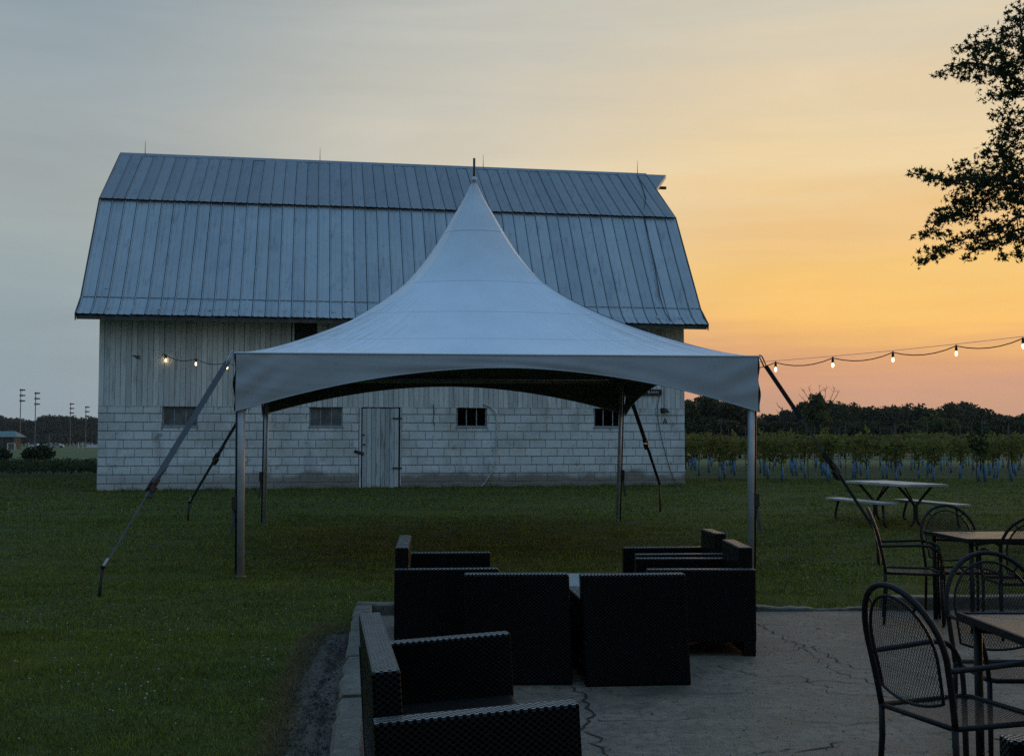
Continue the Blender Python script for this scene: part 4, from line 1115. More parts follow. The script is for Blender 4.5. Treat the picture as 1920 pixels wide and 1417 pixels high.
# ------------------------------------------------------------------ picnic set on the lawn
def build_picnic():
    g = gz(0, 19.2).item(); a = R(12.5)
    def plank_slab(o, w, l, h, t, n, name):
        for k in range(n):
            x0 = -w/2 + k * w / n
            MB().cbox((x0 + .003, -l/2, h - t), (x0 + w/n - .003, l/2, h), .004).build(name, M['plank_top'], o)
    c = pt(1677, 904, 19.2); o = tag(empty('picnic_table', (c.x, 19.2, g), a), 'pale topped table on dark Y shaped legs on the lawn by the vineyard', 'picnic table')
    h = c.z - g; plank_slab(o, .78, 1.9, h, .04, 4, 'top_board')
    for s in (-1, 1):
        y = s * .62
        MB().tube([(0, y, h - .34), (0, y, .12)], .04, 8).build('pedestal', M['stake'], o)
        for k in (-1, 1):
            MB().tube(spline([(k * .02, y, h - .36), (k * .06, y, h - .3), (k * .3, y, h - .045)], 4), .022, 6).build('top_arm', M['stake'], o)
            MB().tube(spline([(k * .02, y, .16), (k * .04, y, .08), (k * .1, y, .012)], 3), .022, 6).build('foot', M['stake'], o)
        MB().tube([(0, y, h - .36), (0, y - s * .34, h - .045)], .012, 6).build('stay', M['stake'], o)
    for (px, py, lab) in ((1612, 937, 'pale plank bench left of the picnic table'), (1745, 940, 'pale plank bench right of the picnic table')):
        c = pt(px, py, 19.2); b = tag(empty('picnic_bench', (c.x, 19.2, g), a), lab, 'bench', 'benches at the picnic table')
        hh = c.z - g; plank_slab(b, .28, 1.85, hh, .035, 2, 'seat_board')
        for s in (-1, 1):
            MB().tube(spline([(0, s * .72, hh - .036), (-.02 , s * .78, hh * .4), (-.02, s * .79, .06), (.03, s * .76, .01)], 4), .022, 6).build('leg', M['stake'], b)
            MB().cbox((-.12, s * .72 - .03, hh - .05), (.12, s * .72 + .03, hh - .036), .003).build('bracket', M['stake'], b)
build_picnic()

# ------------------------------------------------------------------ vegetation
def leaf_cloud(rng, lobes, n, size, mat, name, flat=.0, quad=True):
    """n leaf-clump faces spread through ellipsoid lobes [(cx,cy,cz,rx,ry,rz)]"""
    L_ = np.array(lobes); vol = L_[:, 3] * L_[:, 4] * L_[:, 5]; pk = rng.choice(len(L_), n, p=vol / vol.sum())
    d = rng.normal(size=(n, 3)); d /= np.linalg.norm(d, axis=1)[:, None]
    rr = rng.uniform(0, 1, n) ** (1 / 2.2)
    c = L_[pk, :3] + d * rr[:, None] * L_[pk, 3:]
    a = rng.normal(size=(n, 3)); a[:, 2] *= (1 - flat); a /= np.linalg.norm(a, axis=1)[:, None]
    b = np.cross(a, rng.normal(size=(n, 3))); b /= np.linalg.norm(b, axis=1)[:, None]
    s = size * rng.uniform(.5, 1.3, n)[:, None]
    if quad: co = np.stack([c - a * s, c - b * s * .55, c + a * s, c + b * s * .55], 1); per = 4
    else: co = np.stack([c - a * s, c + b * s * .6, c + a * s * .8 - b * s * .3], 1); per = 3
    return tri_mesh(name, co, mat, per)
def tree_mesh(rng, h, w, mat, n=1500, lob=9, size=.35, low=.15):
    lobes = [(0, 0, h * .55, w * .3, w * .3, h * .36)]
    for i in range(lob):
        a = rng.uniform(0, 6.28); z = rng.uniform(low + .1, .86); rr = w * .5 * math.sin(math.pi * min(.95, .25 + z * .7)) * rng.uniform(.45, .9)
        s = w * rng.uniform(.14, .26); lobes.append((math.cos(a) * rr, math.sin(a) * rr, h * z, s, s, s * rng.uniform(.7, 1.05)))
    for i in range(5): lobes.append((rng.normal(0, w * .12), rng.normal(0, w * .12), h * rng.uniform(.8, .95), w * .12, w * .12, h * .06))
    return leaf_cloud(rng, lobes, n, size, mat, 'crown')
def trunk_mesh(rng, h, r):
    b = MB(); b.tube([(0, 0, -.3), (.05 * h * .1, 0, h * .3), (rng.normal(0, .02) * h, rng.normal(0, .02) * h, h * .75)], [r, r * .7, r * .2], 7)
    for i in range(5):
        a = rng.uniform(0, 6.28); z = h * rng.uniform(.25, .6); l = h * rng.uniform(.2, .32)
        b.tube([(0, 0, z), (math.cos(a) * l * .6, math.sin(a) * l * .6, z + l * .5), (math.cos(a) * l, math.sin(a) * l, z + l * .9)], [r * .4, r * .25, r * .08], 5)
    return b.mesh('trunk', M['bark'])
def build_woods():
    var = []
    for i in range(6):
        rng = np.random.default_rng(100 + i); mat = M['leaf_tree_olive'] if i >= 4 else M['leaf_tree_far']
        var.append((tree_mesh(rng, 1.0 * 10, 8.5, mat, 2600, 11, .42), trunk_mesh(rng, 10, .22)))
    def put(x, y, h, wscale, vi, label, group, cat='tree'):
        z = gz(x, y).item(); o = tag(empty('leafy_tree', (x, y, z), random.uniform(0, 6.28)), label, cat, group)
        s = h / 9.6; o.scale = (s * wscale, s * wscale, s)
        mkobj('crown', var[vi][0], o); mkobj('trunk', var[vi][1], o)
        return o
    lab_r = 'dark leafy tree in the wood along the horizon behind the vineyard'; grp_r = 'trees of the wood behind the vineyard'
    sky = [(1280, 752), (1300, 748), (1322, 742), (1350, 744), (1378, 752), (1400, 775), (1430, 781), (1460, 777), (1490, 768), (1505, 758), (1530, 748), (1560, 752), (1590, 760), (1620, 765), (1660, 761), (1690, 756), (1730, 762), (1770, 761), (1800, 757), (1835, 762), (1855, 770), (1880, 777), (1925, 779), (1960, 776)]
    sx, sy = zip(*sky)
    for px in range(1268, 2190, 17):
        ph = np.interp(px, sx, sy) + random.uniform(0, 5)
        Y = (125 if px < 1392 else 185) + random.uniform(-6, 10)
        p = pt(px + random.uniform(-4, 4), ph, Y); h = p.z - gz(0, Y).item()
        where = 'at the left end of the wood, between barn and tent leg' if px < 1400 else 'in the low stretch of the wood left of the olive tree' if px < 1500 else 'in the wood just right of the olive tree' if px < 1680 else 'in the tall middle of the wood behind the broad green tree' if px < 1840 else 'at the right end of the wood'
        put(p.x, Y, h, random.uniform(.8, 1.15), random.choice((0, 1, 2, 3)) if px > 1400 else random.choice((0, 4, 1, 5)), 'dark leafy tree ' + where, 'trees ' + where)
    for px in range(1275, 2190, 22):              # understorey rank in front
        ph = 795 + random.uniform(-9, 12); Y = 118 + random.uniform(-5, 5)
        p = pt(px, ph, Y); put(p.x, Y, p.z - gz(0, Y).item(), random.uniform(1.0, 1.6), random.choice((0, 1, 2, 3)), 'low dark tree at the foot of the wood, ' + ('left' if px < 1440 else 'behind the picnic table' if px < 1700 else 'right') + ' of the vineyard view' if not 1440 <= px < 1700 else 'low dark tree at the foot of the wood above the picnic table', 'low trees of the wood, ' + ('left' if px < 1440 else 'middle' if px < 1700 else 'right'))
    def single(px, ph, Y, wsc, vi, label, cat='tree'):
        p = pt(px, ph, Y); return put(p.x, Y, p.z - gz(0, Y).item(), wsc, vi, label, None, cat)
    t_ = single(1535, 742, 112, .75, 5, 'olive tree with bare dead twigs rising above its crown behind the vineyard')
    tw = MB(); rng = np.random.default_rng(5)
    for (ax, ay, az_) in ((-3.2, 0, 10.6), (-2.0, .5, 11.0), (3.4, 0, 10.8), (4.4, .3, 10.4), (1.5, -.4, 11.4), (-4.0, 0, 9.8), (.2, .2, 11.2)):
        s0 = Vector((ax * .3, ay, 7.0)); e = Vector((ax, ay, az_)); tw.tube([s0, s0.lerp(e, .5) + Vector((.2, 0, .1)), e], [.09, .05, .02], 5)
        for k in range(7):
            q = s0.lerp(e, rng.uniform(.5, 1)); dd = Vector((rng.normal(0, .5), rng.normal(0, .3), rng.uniform(.1, .7))); tw.tube([q, q + dd * .5 + Vector((rng.normal(0, .06), 0, 0)), q + dd], [.03, .02, .01], 4)
    tw.build('dead_twigs', M['bark'], t_)
    t_.rotation_euler = (0, 0, 0)
    single(1757, 775, 95, 1.25, 4, 'broad lighter green tree standing in front of the wood right of the vineyard middle')
    single(1663, 806, 90, .9, 0, 'small round dark tree just above the vine rows left of the broad green tree')
    single(1872, 798, 90, .8, 2, 'small dark upright tree above the vine rows near the right edge')
    dt = tag(empty('dead_tree', pt(1468, 830, 110)), 'small leafless dead tree standing against the sky left of the olive tree', 'tree'); dt.location.z = gz(0, 110).item()
    b = MB(); hh = pt(1468, 762, 110).z - dt.location.z
    b.tube([(0,0,0), (.1,0,hh*.6), (.0,0,hh)], [.12,.08,.02], 5)
    for k in range(9):
        z = hh * random.uniform(.5, .95); a = random.choice((-1, 1)); l = random.uniform(.4, 1.1); b.tube([(0.05,0,z), (a*l*.5, .1, z+l*.5), (a*l*.8, .1, z+l)], [.05,.03,.012], 4)
    b.build('bare_branch', M['bark'], dt)
    # left: far wood behind the playing fields
    skl = [(-60, 783), (0, 780), (12, 782), (30, 785), (45, 786), (60, 790), (72, 788), (85, 780), (95, 779), (105, 784), (118, 780), (128, 781), (140, 788), (150, 785), (165, 782), (185, 782), (215, 780)]
    sx, sy = zip(*skl)
    for px in range(-130, 240, 7):
        ph = np.interp(px, sx, sy) + random.uniform(-1.5, 3); Y = 540 + random.uniform(-12, 12); p = pt(px, ph, Y)
        put(p.x, Y, p.z - gz(0, Y).item(), random.uniform(.7, 1.1), random.choice((0, 1, 2, 3)), 'dark tree of the far wood ' + ('left of the leftmost floodlight mast' if px < 37 else 'between the left and right pairs of floodlight masts' if px < 131 else 'right of the third floodlight mast, beside the barn'), 'far wood, ' + ('left' if px < 37 else 'middle' if px < 131 else 'right'))
    for px in range(-130, 240, 11):
        Y = 520 + random.uniform(-5, 5); p = pt(px, 812 + random.uniform(-6, 6), Y)
        put(p.x, Y, p.z - gz(0, Y).item(), random.uniform(1.0, 1.6), random.choice((0, 1, 2, 3)), 'low tree at the field edge of the far wood ' + ('behind the pavilion' if px < 50 else 'behind the parked cars' if px < 125 else 'behind the white fence'), 'low far wood, ' + ('left' if px < 50 else 'middle' if px < 125 else 'right'))
    # bushes in the field
    rng = np.random.default_rng(50)
    bush = leaf_cloud(rng, [(0,0,.55,1.15,.9,.5), (-.6,0,.4,.7,.6,.4), (.7,0,.5,.6,.6,.5), (.3,0,.9,.5,.5,.35)], 1500, .13, M['leaf_dark'], 'foliage')
    for (px, py, Y, s, lab) in ((71, 855, 84, 1.0, 'dark rounded bush in the field before the floodlights'), (-4, 852, 82, .8, 'dark bush at the left edge of the picture in the field')):
        p = gpt(px, py, gz(0, Y).item()); p = pt(px, py, Y); o = tag(empty('field_bush', (p.x, Y, gz(0, Y).item())), lab, 'bush', 'bushes in the field'); o.scale = (s, s, s)
        mkobj('foliage', bush, o); MB().tube([(0,0,0),(0.05,0,.5)], [.06,.03], 6).build('stem', M['bark'], o)
build_woods()

def build_vineyard():
    rng = np.random.default_rng(9); vs = []
    for i in range(6):
        lobes = [(0, 0, .93, .28, .17, .38), (-.26, 0, .98 + .1 * rng.random(), .24, .15, .26), (.27, 0, 1.0, .24, .15, .27), (rng.normal(0, .06), 0, .58, .13, .12, .14)]
        if i % 3 == 0: lobes.append((0, 0, .72, .18, .14, .22))
        if i % 2: lobes.append((rng.normal(0, .1), 0, 1.35, .1, .1, .14))
        vs.append(leaf_cloud(rng, lobes, 290, .06, M['leaf_vine'], 'foliage', .2))
    tube = MB().tube([(0,0,-.02),(0,0,.42)], .032, 8).mesh('grow_tube', M['tube_blue'], True)
    stem = MB().tube([(0,0,.3),(.02,0,.7),(0,0,1.1)], [.014,.012,.006], 6).mesh('stem', M['bark'])
    dense = [leaf_cloud(rng, [(0,0,1.0,.6,.2,.4), (-.5,0,.95,.4,.2,.35), (.5,0,1.0,.4,.2,.38)], 260, .085, M['leaf_vine'], 'foliage', .2) for i in range(3)]
    wire = None
    ORD = ['first', 'second', 'third', 'fourth', 'fifth', 'sixth', 'seventh', 'eighth']
    rows = [31.3, 33.6, 36.4, 39.4, 42.6, 46.0, 50.0, 55.0]
    for ri, Y in enumerate(rows):
        x0 = max(.128 * Y, 4.5) + (.9 if ri == 0 else 0); x1 = .475 * Y + 4.0
        tr = tag(empty('vine_trellis', (x0, Y, gz(0, Y).item())), ['first', 'second', 'third', 'fourth', 'fifth', 'sixth', 'seventh', 'eighth'][ri] + ' trellis row of the vineyard counted from the lawn, thin posts and wires', 'trellis', 'trellis rows of the vineyard')
        w = MB()
        for z in (.1, .2, .32, .45, .78, 1.08, 1.24)[:(7 if ri < 3 else 4)] if ri < 2 else (.78, 1.1): w.tube([(-.5, 0, z), (x1 - x0, 0, z)], .0045 if ri < 3 else .004, 4)
        w.build('wire', M['post_metal'], tr)
        x = .1 + rng.uniform(0, 1)
        while x < x1 - x0:
            MB().tube([(x, 0, -.05), (x + rng.normal(0, .02), 0, 1.62 + rng.uniform(-.1, .1))], .014, 6).build('post', M['post_metal'], tr); x += 2.4
        x = x0 + rng.uniform(.1, .9)
        while x < x1:
            d = ri >= 4
            o = tag(empty('grape_vine', (x, Y + rng.normal(0, .05), gz(0, Y).item()), rng.choice((0, math.pi)) + rng.normal(0, .1)),
                    ('young grape vine with a blue grow tube in the %s trellis row from the lawn' if not d else 'leafy grape vine in the dense %s trellis row from the lawn') % ORD[ri], 'grape vine', 'grape vines of the %s row' % ORD[ri])
            s = rng.uniform(.88, 1.06); o.scale = (rng.uniform(.9, 1.25), 1, s)
            mkobj('foliage', (dense if d else vs)[rng.integers(0, 3 if d else 6)], o); mkobj('stem', stem, o)
            if ri < 7:
                t = mkobj('grow_tube', tube, o, (rng.normal(0, .02), 0, 0)); t.rotation_euler = (rng.normal(0, .06), rng.normal(0, .06), 0)
                if rng.random() < .22:
                    t = mkobj('grow_tube', tube, o, (.12, 0, 0)); t.rotation_euler = (rng.normal(0, .06), rng.normal(0, .09), 0)
            x += (1.02 if not d else .95) * rng.uniform(.7, 1.3)
    # thin sapling before the rows
    p = gpt(1833, 906, .40); o = tag(empty('sapling', p), 'thin young sapling with a bare stem in front of the vine rows', 'sapling')
    MB().tube(spline([(0,0,-.02), (-.02,0,.3), (0,0,.7), (.02,0,1.2)], 4), [.012]*13, 5).build('stem', M['bark'], o)
    mkobj('crown', leaf_cloud(rng, [(0,0,1.15,.32,.3,.32), (.1,0,.9,.25,.2,.2)], 170, .06, M['leaf_dark'], 'crown'), o)
build_vineyard()

def build_crop():
    rng = np.random.default_rng(12); n = 34000
    y = rng.uniform(34.6, 41, n); x = rng.uniform(-26, -11.2, n); h = .2 + .3 * rng.random(n) ** .5 + .05 * np.sin(y * 8)
    keep = ~((x > -11.9) & (y < 37.2)); x, y, h = x[keep], y[keep], h[keep]; n = len(x)
    c = np.stack([x, y, gz(x, y) + h * rng.uniform(.45, 1.0, n)], -1)
    a = rng.normal(size=(n, 3)); a[:, 2] *= .4; a /= np.linalg.norm(a, axis=1)[:, None]; b = np.cross(a, rng.normal(size=(n, 3))); b /= np.linalg.norm(b, axis=1)[:, None]
    s = rng.uniform(.022, .055, n)[:, None]
    o = mkobj('bean_crop', tri_mesh('bean_crop', np.stack([c - a*s, c - b*s*.7, c + a*s, c + b*s*.7], 1), M['leaf_crop'], 4)); tag(o, 'strip of leafy green bean crop along the lawn left of the barn', 'crop', kind='stuff')
build_crop()

def build_maple():
    rng = np.random.default_rng(21); base = Vector((11.2, 17.5, .1))
    tree = tag(empty('maple_tree', base), 'dark maple whose leafy branches hang into the upper right of the sky', 'tree')
    cl = [(1913,22,22,14),(1906,40,18,10),(1882,81,55,24),(1845,92,25,14),(1805,92,20,6),(1798,125,25,9),(1768,141,18,6),(1816,147,25,8),(1860,139,35,15),(1893,121,30,28),(1875,176,40,10),(1893,213,30,10),(1904,172,18,20),(1878,253,22,12),(1897,235,20,14),(1908,257,16,22),(1878,290,38,22),(1845,290,8,6),(1805,308,25,8),(1721,325,18,5),(1750,332,25,8),(1780,341,20,9),(1816,330,30,18),(1845,341,30,20),(1875,330,36,25),(1904,330,22,32),(1805,374,30,16),(1845,378,36,16),(1882,374,32,16),(1908,367,16,20),(1787,404,34,13),(1816,407,25,12),(1765,407,15,7),(1735,440,22,6),(1761,437,18,8),(1765,470,22,9),(1724,492,13,5),(1750,481,16,7),(1787,448,14,7),(1842,440,25,9),(1860,422,25,8),(1831,466,25,8),(1816,484,14,5),(1856,459,15,8),(1890,433,15,9),(1897,448,20,10),(1886,481,15,6),(1913,477,9,12),(1904,400,16,6)]
    pos = []; cen = []
    for (px, py, rx, ry) in cl:
        Y = 15 + rng.uniform(-1.0, 1.2); k = Y / F_PX; c = pt(px, py, Y); n = max(12, int(rx * ry * math.pi / 12)); cen.append(c)
        d = rng.normal(size=(n, 3)); d /= np.linalg.norm(d, axis=1)[:, None]; d *= (rng.uniform(0, 1, n) ** .55 * 1.4)[:, None]
        pos.append(np.array(c) + d * np.array([rx * k, max(rx, ry) * k, ry * k]))
    # the crown beyond the frame
    out = []
    for i in range(170):
        c = Vector((rng.uniform(7.4, 14.5), 16.0 + rng.normal(0, 2.0), rng.uniform(3.6, 11.5))); 
        if c.x / c.y < .485: continue
        n = 130; d = rng.normal(size=(n, 3)); d /= np.linalg.norm(d, axis=1)[:, None]; d *= (rng.uniform(0, 1, n) ** .45)[:, None]
        out.append(np.array(c) + d * np.array([.75, .75, .45])); cen.append(c)
    for path in ([(1960,225),(1925,165),(1860,125),(1800,122)], [(1960,375),(1920,352),(1850,335),(1780,338),(1712,324)], [(1960,440),(1925,408),(1880,425),(1800,452),(1722,492)], [(1930,430),(1870,450),(1830,468)], [(1960,180),(1930,130),(1915,40)], [(1920,352),(1890,300),(1868,270)], [(1850,335),(1810,385),(1770,410),(1735,440)]):
        for a, c in zip(path[:-1], path[1:]):
            n = int(math.hypot(c[0] - a[0], c[1] - a[1]) * 1.1); tt = rng.uniform(0, 1, n)
            pos.append(np.array([pt(a[0] + (c[0] - a[0]) * q + rng.normal(0, 9), a[1] + (c[1] - a[1]) * q + rng.normal(0, 7), 15 + rng.normal(0, .25)) for q in tt]))
    pos = np.concatenate(pos + out); n = len(pos)
    # maple leaf outline (fan of 10 points)
    lf = np.array([(0,-.4),(.1,-.18),(.46,-.3),(.2,.0),(.56,.28),(.13,.16),(0,.72),(-.13,.16),(-.56,.28),(-.2,.0),(-.46,-.3),(-.1,-.18)]); m = len(lf)
    s = rng.uniform(.034, .078, n)
    nz = rng.normal(size=(n, 3)) + np.array([0, 0, .5]); nz /= np.linalg.norm(nz, axis=1)[:, None]
    a = np.cross(nz, rng.normal(size=(n, 3))); a /= np.linalg.norm(a, axis=1)[:, None]; b = np.cross(nz, a)
    co = pos[:, None, :] + (a[:, None, :] * lf[None, :, 0:1] + b[:, None, :] * lf[None, :, 1:2]) * s[:, None, None] * 1.25
    o = mkobj('foliage', tri_mesh('foliage', co, M['leaf_maple'], m), tree, -base); tag(o, kind='stuff')
    tk = MB().tube(spline([(0,0,-.3),(.05,0,1.5),(-.05,.1,4),(.1,.0,7),(0,0,10.5)], 4), [.34]*5+[.28]*4+[.22]*4+[.1]*4, 10); tk.build('trunk', M['bark'], tree, True)
    bb = MB(); limbs = []
    for path, r0 in (([(2150,330),(2000,235),(1925,165),(1860,125),(1800,122),(1757,144)], .04), ([(2150,480),(2010,405),(1920,352),(1850,335),(1780,338),(1708,324)], .045),
                     ([(2150,560),(2010,480),(1925,408),(1880,425),(1800,452),(1718,494)], .035), ([(2010,480),(1925,430),(1870,450),(1830,468),(1806,488)], .02),
                     ([(2000,235),(1930,130),(1915,60),(1912,18)], .03), ([(1920,352),(1890,300),(1868,270),(1848,288)], .015), ([(1850,335),(1810,385),(1770,410),(1732,440)], .015), ([(2010,480),(1940,440),(1912,478)], .015)):
        pts = spline([pt(x, y, 15 + .4 * math.sin(k * 1.7)) - base for k, (x, y) in enumerate(path)], 8)
        bb.tube(pts, [r0 * (1 - .9 * k / (len(pts) - 1)) for k in range(len(pts))], 6); limbs += pts
        if path[0][0] == 2150: bb.tube(spline([Vector((0, 0, max(2.6, pts[0].z - 1.4))), (Vector((0, 0, pts[0].z - .5)) + pts[0]) / 2, pts[0]], 5), [.13 - .006 * k for k in range(11)], 7)
    for i, c in enumerate(cen):
        e = Vector(c) - base
        if i < len(cl):
            q = min(limbs, key=lambda p: (p - e).length); 
            if (q - e).length < .42: bb.tube([q, q.lerp(e, .5) + Vector((0, 0, .04)), e], [.009, .006, .003], 4)
        else:
            bb.tube([Vector((0, 0, max(2.5, e.z - 1.5))), e], [.05, .008], 5)
    bb.build('branch', M['bark'], tree, True)
build_maple()

# ------------------------------------------------------------------ far things on the left
def build_far():
    def z_(Y): return gz(0, Y).item()
    def place(px, Y): p = pt(px, 830, Y); return Vector((p.x, Y, z_(Y)))
    for i, (px, top, Y, lab) in enumerate(((37, 731, 400, 'tall floodlight mast, leftmost of the four by the far wood'), (65, 737, 400, 'tall floodlight mast, second from the left, behind the rounded bush'), (131, 757, 480, 'distant floodlight mast, third from the left'), (160, 763, 480, 'distant floodlight mast nearest the barn'))):
        o = tag(empty('floodlight_mast', place(px, Y), R(20)), lab, 'floodlight', 'floodlights of the playing field'); h = pt(px, top, Y).z - z_(Y)
        MB().tube([(0,0,0),(0,0,h)], [.2,.12], 8).build('mast', M['post_metal'], o)
        for k in range(3):
            z = h - k * 1.9
            lb = MB().cbox((-.4, -.15, z - .12), (1.5, .0, z + .12), .02)
            for q in range(3): lb.cbox((-.35 + q * .6, -.75, z - .4 + .06 * q), (.12 + q * .6, -.15, z + .34 - .06 * q), .06)
            lb.build('lamp_bank', M['black'], o)
    o = tag(empty('short_pole', place(92, 395)), 'short plain pole standing behind the rounded bush', 'pole'); MB().tube([(0,0,0),(0,0,4.6)], .16, 6).build('shaft', M['post_metal'], o)
    # pavilion
    o = tag(empty('pavilion', place(4, 330)), 'low dark pavilion with a green hipped roof at the far left', 'pavilion'); zt = pt(0, 808, 330).z - z_(330); ze = pt(0, 819, 330).z - z_(330)
    MB().box((-6, -2.5, 0), (4.4, 2.5, ze + .1)).build('wall', M['sheathing'], o)
    MB().add([(-7.5,-3.4,ze),(5.7,-3.4,ze),(5.7,3.4,ze),(-7.5,3.4,ze),(-4.5,0,zt),(3.6,0,zt)], [(0,1,5,4),(1,2,5),(2,3,4,5),(3,0,4),(3,2,1,0)]).build('roof', M['roof_green'], o)
    for x in (-4, -1, 2): MB().box((x - .6, -2.56, .2), (x + .6, -2.502, 2.0)).build('door', M['black'], o)
    for x in (-7, -2.6, 1.4, 5.3): MB().tube([(x,-3.2,0),(x,-3.2,ze)], .1, 6).build('post', M['post_metal'], o)
    # goals
    for (px, Y, w, h, lab) in ((21, 300, 1.95, 1.75, 'white football goal before the green roofed pavilion'), (151, 380, 1.5, 1.9, 'small white football goal near the white fence by the barn')):
        o = tag(empty('football_goal', place(px, Y)), lab, 'goal', 'football goals')
        MB().tube([(-w/2,0,0),(-w/2,0,h),(w/2,0,h),(w/2,0,0)], .09, 6).build('goal_frame', M['white_paint'], o)
        MB().tube([(-w/2,0,h),(-w/2,1.2,0)], .04, 5).tube([(w/2,0,h),(w/2,1.2,0)], .04, 5).build('side_bar', M['white_paint'], o)
        nn = MB()
        for k in range(9): x = -w/2 + w * k / 8; nn.tube([(x,0,h),(x,1.2,0)], .012, 3)
        for k in range(6): nn.tube([(-w/2,1.2*k/6,h*(1-k/6)),(w/2,1.2*k/6,h*(1-k/6))], .012, 3)
        nn.build('net', M['net'], o)
    # white fence panel and bench row
    o = tag(empty('white_fence', place(174, 395)), 'white board fence by the playing field just left of the barn', 'fence'); 
    for k in range(4): MB().cbox((-2.2 + k * 1.15, -.03, .1), (-1.07 + k * 1.15, .03, 1.15), .01).build('fence_panel', M['white_paint'], o)
    o = tag(empty('bleacher', place(139, 400)), 'grey low bench row left of the small white goal', 'bench row'); MB().cbox((-1.9,-.3,.65),(1.9,.3,.95),.03).build('seat', M['frame_grey'], o)
    for x in (-1.6, 0, 1.6): MB().box((x-.06,-.25,0),(x+.06,.25,.65)).build('leg', M['post_metal'], o)
    # parked cars
    def car(px, Y, lab, mat):
        o = tag(empty('parked_car', place(px, Y), R(4)), lab, 'car', 'cars parked beyond the field')
        side = [(-2.2,.35),(-2.2,.8),(-1.5,.92),(-.85,1.38),(.6,1.4),(1.25,.95),(2.1,.82),(2.2,.4)]; n = len(side); b = MB()
        b.add([(x,-.85,z) for x,z in side]+[(x,.85,z) for x,z in side], [tuple(range(n)),tuple(range(2*n-1,n-1,-1))]+[(i,n+i,n+(i+1)%n,(i+1)%n) for i in range(n)]); b.build('body', mat, o)
        gl = [(-1.25,.95),(-.78,1.3),(.52,1.32),(1.0,.97)]; MB().add([(x,-.862,z) for x,z in gl]+[(x,-.852,z) for x,z in gl], [(0,1,2,3),(7,6,5,4),(0,4,5,1),(1,5,6,2),(2,6,7,3),(3,7,4,0)]).build('window', M['car_glass'], o)
        for x in (-1.35, 1.35):
            for y in (-.8, .8): MB().tube([(x,y-.1,.32),(x,y+.1,.32)], .32, 12).build('wheel', M['rubber'], o)
    car(108, 405, 'silver car parked right of the rounded bush below the far wood', M['car_paint']); car(67, 415, 'pale car mostly hidden behind the rounded bush', M['white_paint'])
build_far()

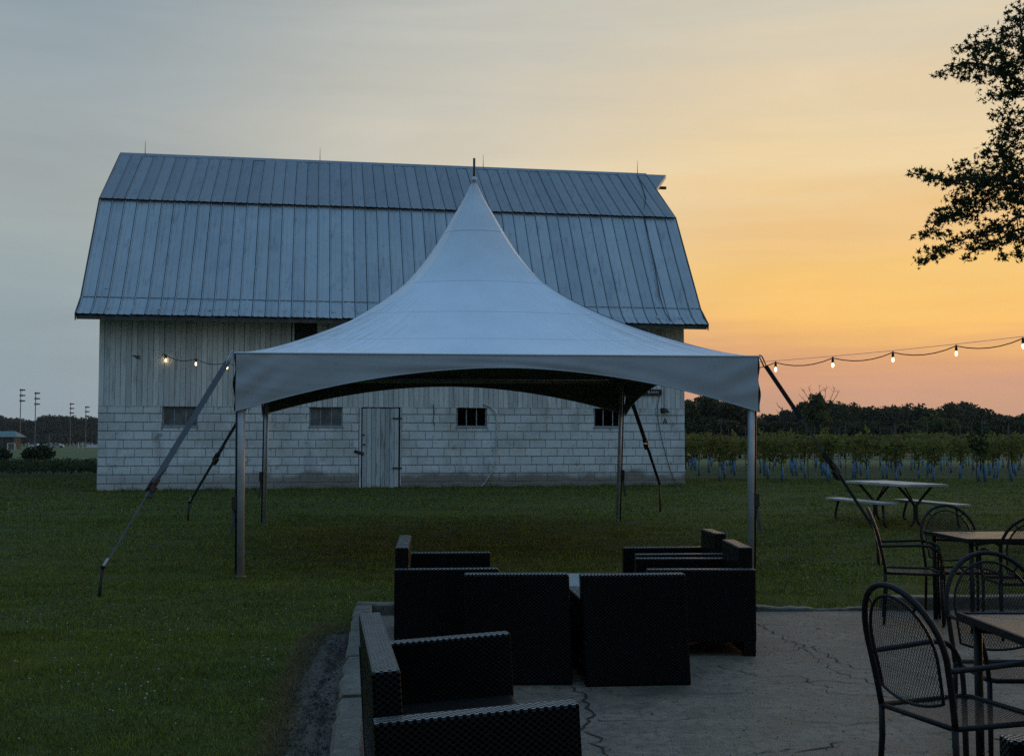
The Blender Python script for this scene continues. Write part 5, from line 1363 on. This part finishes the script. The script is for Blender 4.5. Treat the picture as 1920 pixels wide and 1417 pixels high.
# ------------------------------------------------------------------ grass
def build_grass():
    rng = np.random.default_rng(33)
    def field(n, xr, yr, hh, ww, edge=True):
        x = rng.uniform(*xr, n); y = rng.uniform(*yr, n)
        ko = -1.39 + (10.17 - y) * .1114
        earth = np.interp(y, [2.5, 3.5, 4.6, 5.5, 6.6, 7.3, 8.0, 8.6, 9.15, 9.35, 9.5], [.05, .15, .2, .24, .27, .3, .27, .3, .22, .02, .0])
        far = 10.22 + .062 * (x + 1.3) + np.where((x > 2.1) & (x < 3.45), .14, .2)
        wob = .04 * np.sin(y * 9) + .03 * np.sin(y * 23)
        keep = (x < ko - earth + wob * (earth > .02) - .005 - np.where(earth > .02, .13 * rng.random(n) ** 1.5, 0)) | (y > far + .01)
        # inside the barn
        lx = (x - BX) * math.cos(BTH) + (y - BY) * math.sin(BTH); ly = -(x - BX) * math.sin(BTH) + (y - BY) * math.cos(BTH)
        keep &= ~((lx > -.02) & (lx < BL_ + .02) & (ly > -.02))
        keep &= np.abs(x) < .56 * y + 1.2
        x, y = x[keep], y[keep]; n = len(x)
        clump = .75 + .5 * (np.sin(x * 5.1 + 2 * np.sin(y * 3.7)) * np.sin(y * 4.3 + 1.5 * np.sin(x * 2.9))) * .5
        h = rng.uniform(hh[0], hh[1], n) * clump; w = rng.uniform(ww[0], ww[1], n); a = rng.uniform(0, 6.28, n)
        l = h * rng.uniform(.2, .9, n); b = rng.uniform(0, 6.28, n)
        z = gz(x, y) - .004; p = np.stack([x, y, z], -1)
        sd = np.stack([np.cos(a) * w, np.sin(a) * w, np.zeros(n)], -1); tip = np.stack([np.cos(b) * l, np.sin(b) * l, h], -1)
        return np.stack([p - sd, p + sd, p + tip], 1), x, y
    parts = [field(170000, (-4.6, -.6), (4.4, 9.4), (.02, .05), (.0018, .0038))[0], field(230000, (-7.5, 7.6), (9, 14), (.02, .05), (.0025, .0055))[0],
             field(150000, (-11, 11), (14, 21), (.03, .06), (.004, .008))[0], field(130000, (-17, 17), (21, 34), (.03, .055), (.008, .014))[0]]
    # longer tufts against the barn, the tent feet and the stakes
    n = 3600; lx = rng.uniform(-.3, BL_ + .3, n); ly = -rng.uniform(.0, .16, n) ** 1.0; x = BX + lx * math.cos(BTH) - ly * math.sin(BTH); y = BY + lx * math.sin(BTH) + ly * math.cos(BTH)
    fx = [(-3.10, 13.0), (2.845, 13.72), (1.80, 19.6), (-4.10, 19.0)]
    for q in fx: x = np.append(x, q[0] + rng.normal(0, .09, 110)); y = np.append(y, q[1] + rng.normal(0, .09, 110))
    ex = rng.uniform(-1.3, 6, 2600); ex = ex[(ex < 2.05) | (ex > 3.5)]; x = np.append(x, ex); y = np.append(y, 10.22 + .062 * (ex + 1.3) + .2 + rng.uniform(0, .06, len(ex)))
    n = len(x); h = rng.uniform(.05, .14, n) * (.5 + .5 * np.sin(x * 3.3) ** 2); a = rng.uniform(0, 6.28, n); b = rng.uniform(0, 6.28, n); l = h * rng.uniform(.2, .8, n); w = np.where(y > 20, .006, .003)
    p = np.stack([x, y, gz(x, y) - .004], -1); sd = np.stack([np.cos(a) * w, np.sin(a) * w, 0 * w], -1)
    parts.append(np.stack([p - sd, p + sd, p + np.stack([np.cos(b) * l, np.sin(b) * l, h], -1)], 1))
    o = mkobj('grass', tri_mesh('grass', np.concatenate(parts), M['grass_blade'])); tag(o, 'short mown green grass of the lawn', 'grass', kind='stuff')
    # dry fringe along the bare earth
    n = 9500; y = rng.uniform(4.4, 9.75, n); earth = np.interp(y, [2.5, 3.5, 4.6, 5.5, 6.6, 7.3, 8.0, 8.6, 9.15, 9.5, 9.8], [.05, .15, .2, .24, .27, .3, .27, .3, .25, .1, .0])
    x = -1.39 + (10.17 - y) * .1114 - earth - rng.normal(.045, .06, n)
    x = np.where(y > 9.2, -1.39 + (10.17 - y) * .1114 - rng.uniform(0, .35, n), x)
    h = rng.uniform(.01, .05, n); a = rng.uniform(0, 6.28, n); l = rng.uniform(.02, .12, n); b = rng.uniform(0, 6.28, n); w = rng.uniform(.001, .0028, n)
    p = np.stack([x, y, np.full(n, -.004)], -1); sd = np.stack([np.cos(a) * w, np.sin(a) * w, 0 * w], -1)
    o = mkobj('dry_grass', tri_mesh('dry_grass', np.stack([p - sd, p + sd, p + np.stack([np.cos(b) * l, np.sin(b) * l, h], -1)], 1), M['dry_grass'])); tag(o, 'dry brown grass fringe along the bare earth by the kerb', 'grass', kind='stuff')
    # clover flowers in drifts
    dr = [gpt(*q) for q in ((180,1220),(300,1165),(290,1190),(200,1250),(540,1150),(640,1140),(450,1060),(110,1350),(430,1330),(330,1260),(560,1100),(1650,1085),(1690,1100),(1600,1070),(1560,1090),(1000,1030),(60,1170),(700,1030),(1450,1060),(1730,1060),(500,1240),(260,1300),(90,1290))]
    P_ = []
    for c in dr:
        k = rng.integers(4, 13); s = rng.uniform(.15, .5); P_.append(np.stack([rng.normal(c.x, s, k), rng.normal(c.y, s, k)], -1))
    P_.append(np.stack([rng.uniform(-5, 6, 110), rng.uniform(7, 16, 110)], -1)); P_ = np.concatenate(P_)
    ko = -1.39 + (10.17 - P_[:, 1]) * .1114 - .33; far = 10.45 + .062 * (P_[:, 0] + 1.3); P_ = P_[(P_[:, 0] < ko) | (P_[:, 1] > far + .05)]
    b = MB()
    for x, y in P_:
        r = random.uniform(.004, .008); z = gz(x, y).item() + random.uniform(.04, .065)
        vs = [(x+r,y,z),(x,y+r,z),(x-r,y,z),(x,y-r,z),(x,y,z+r),(x,y,z-r)]
        b.add(vs, [(0,1,4),(1,2,4),(2,3,4),(3,0,4),(1,0,5),(2,1,5),(3,2,5),(0,3,5)])
        b.add([(x-.0015,y,z-.06),(x+.0015,y,z-.06),(x,y,z)], [(0,1,2)])
    tag(b.build('clover_flowers', M['flower']), 'small white clover flowers scattered in the lawn', 'flowers', kind='stuff')
build_grass()

def build_haze():
    b = MB().box((-900, -60, -2.5), (900, 1000, 30)); o = b.build('haze'); tag(o, 'thin evening haze in the air over the fields', 'haze', kind='stuff')
    m = bpy.data.materials.new('haze'); m.use_nodes = True; n = m.node_tree.nodes; n.clear()
    out = n.new('ShaderNodeOutputMaterial'); v = n.new('ShaderNodeVolumePrincipled')
    v.inputs['Color'].default_value = (.8, .85, .9, 1); v.inputs['Density'].default_value = .00013; v.inputs['Anisotropy'].default_value = .2
    m.node_tree.links.new(v.outputs[0], out.inputs['Volume']); o.data.materials.append(m)
build_haze()
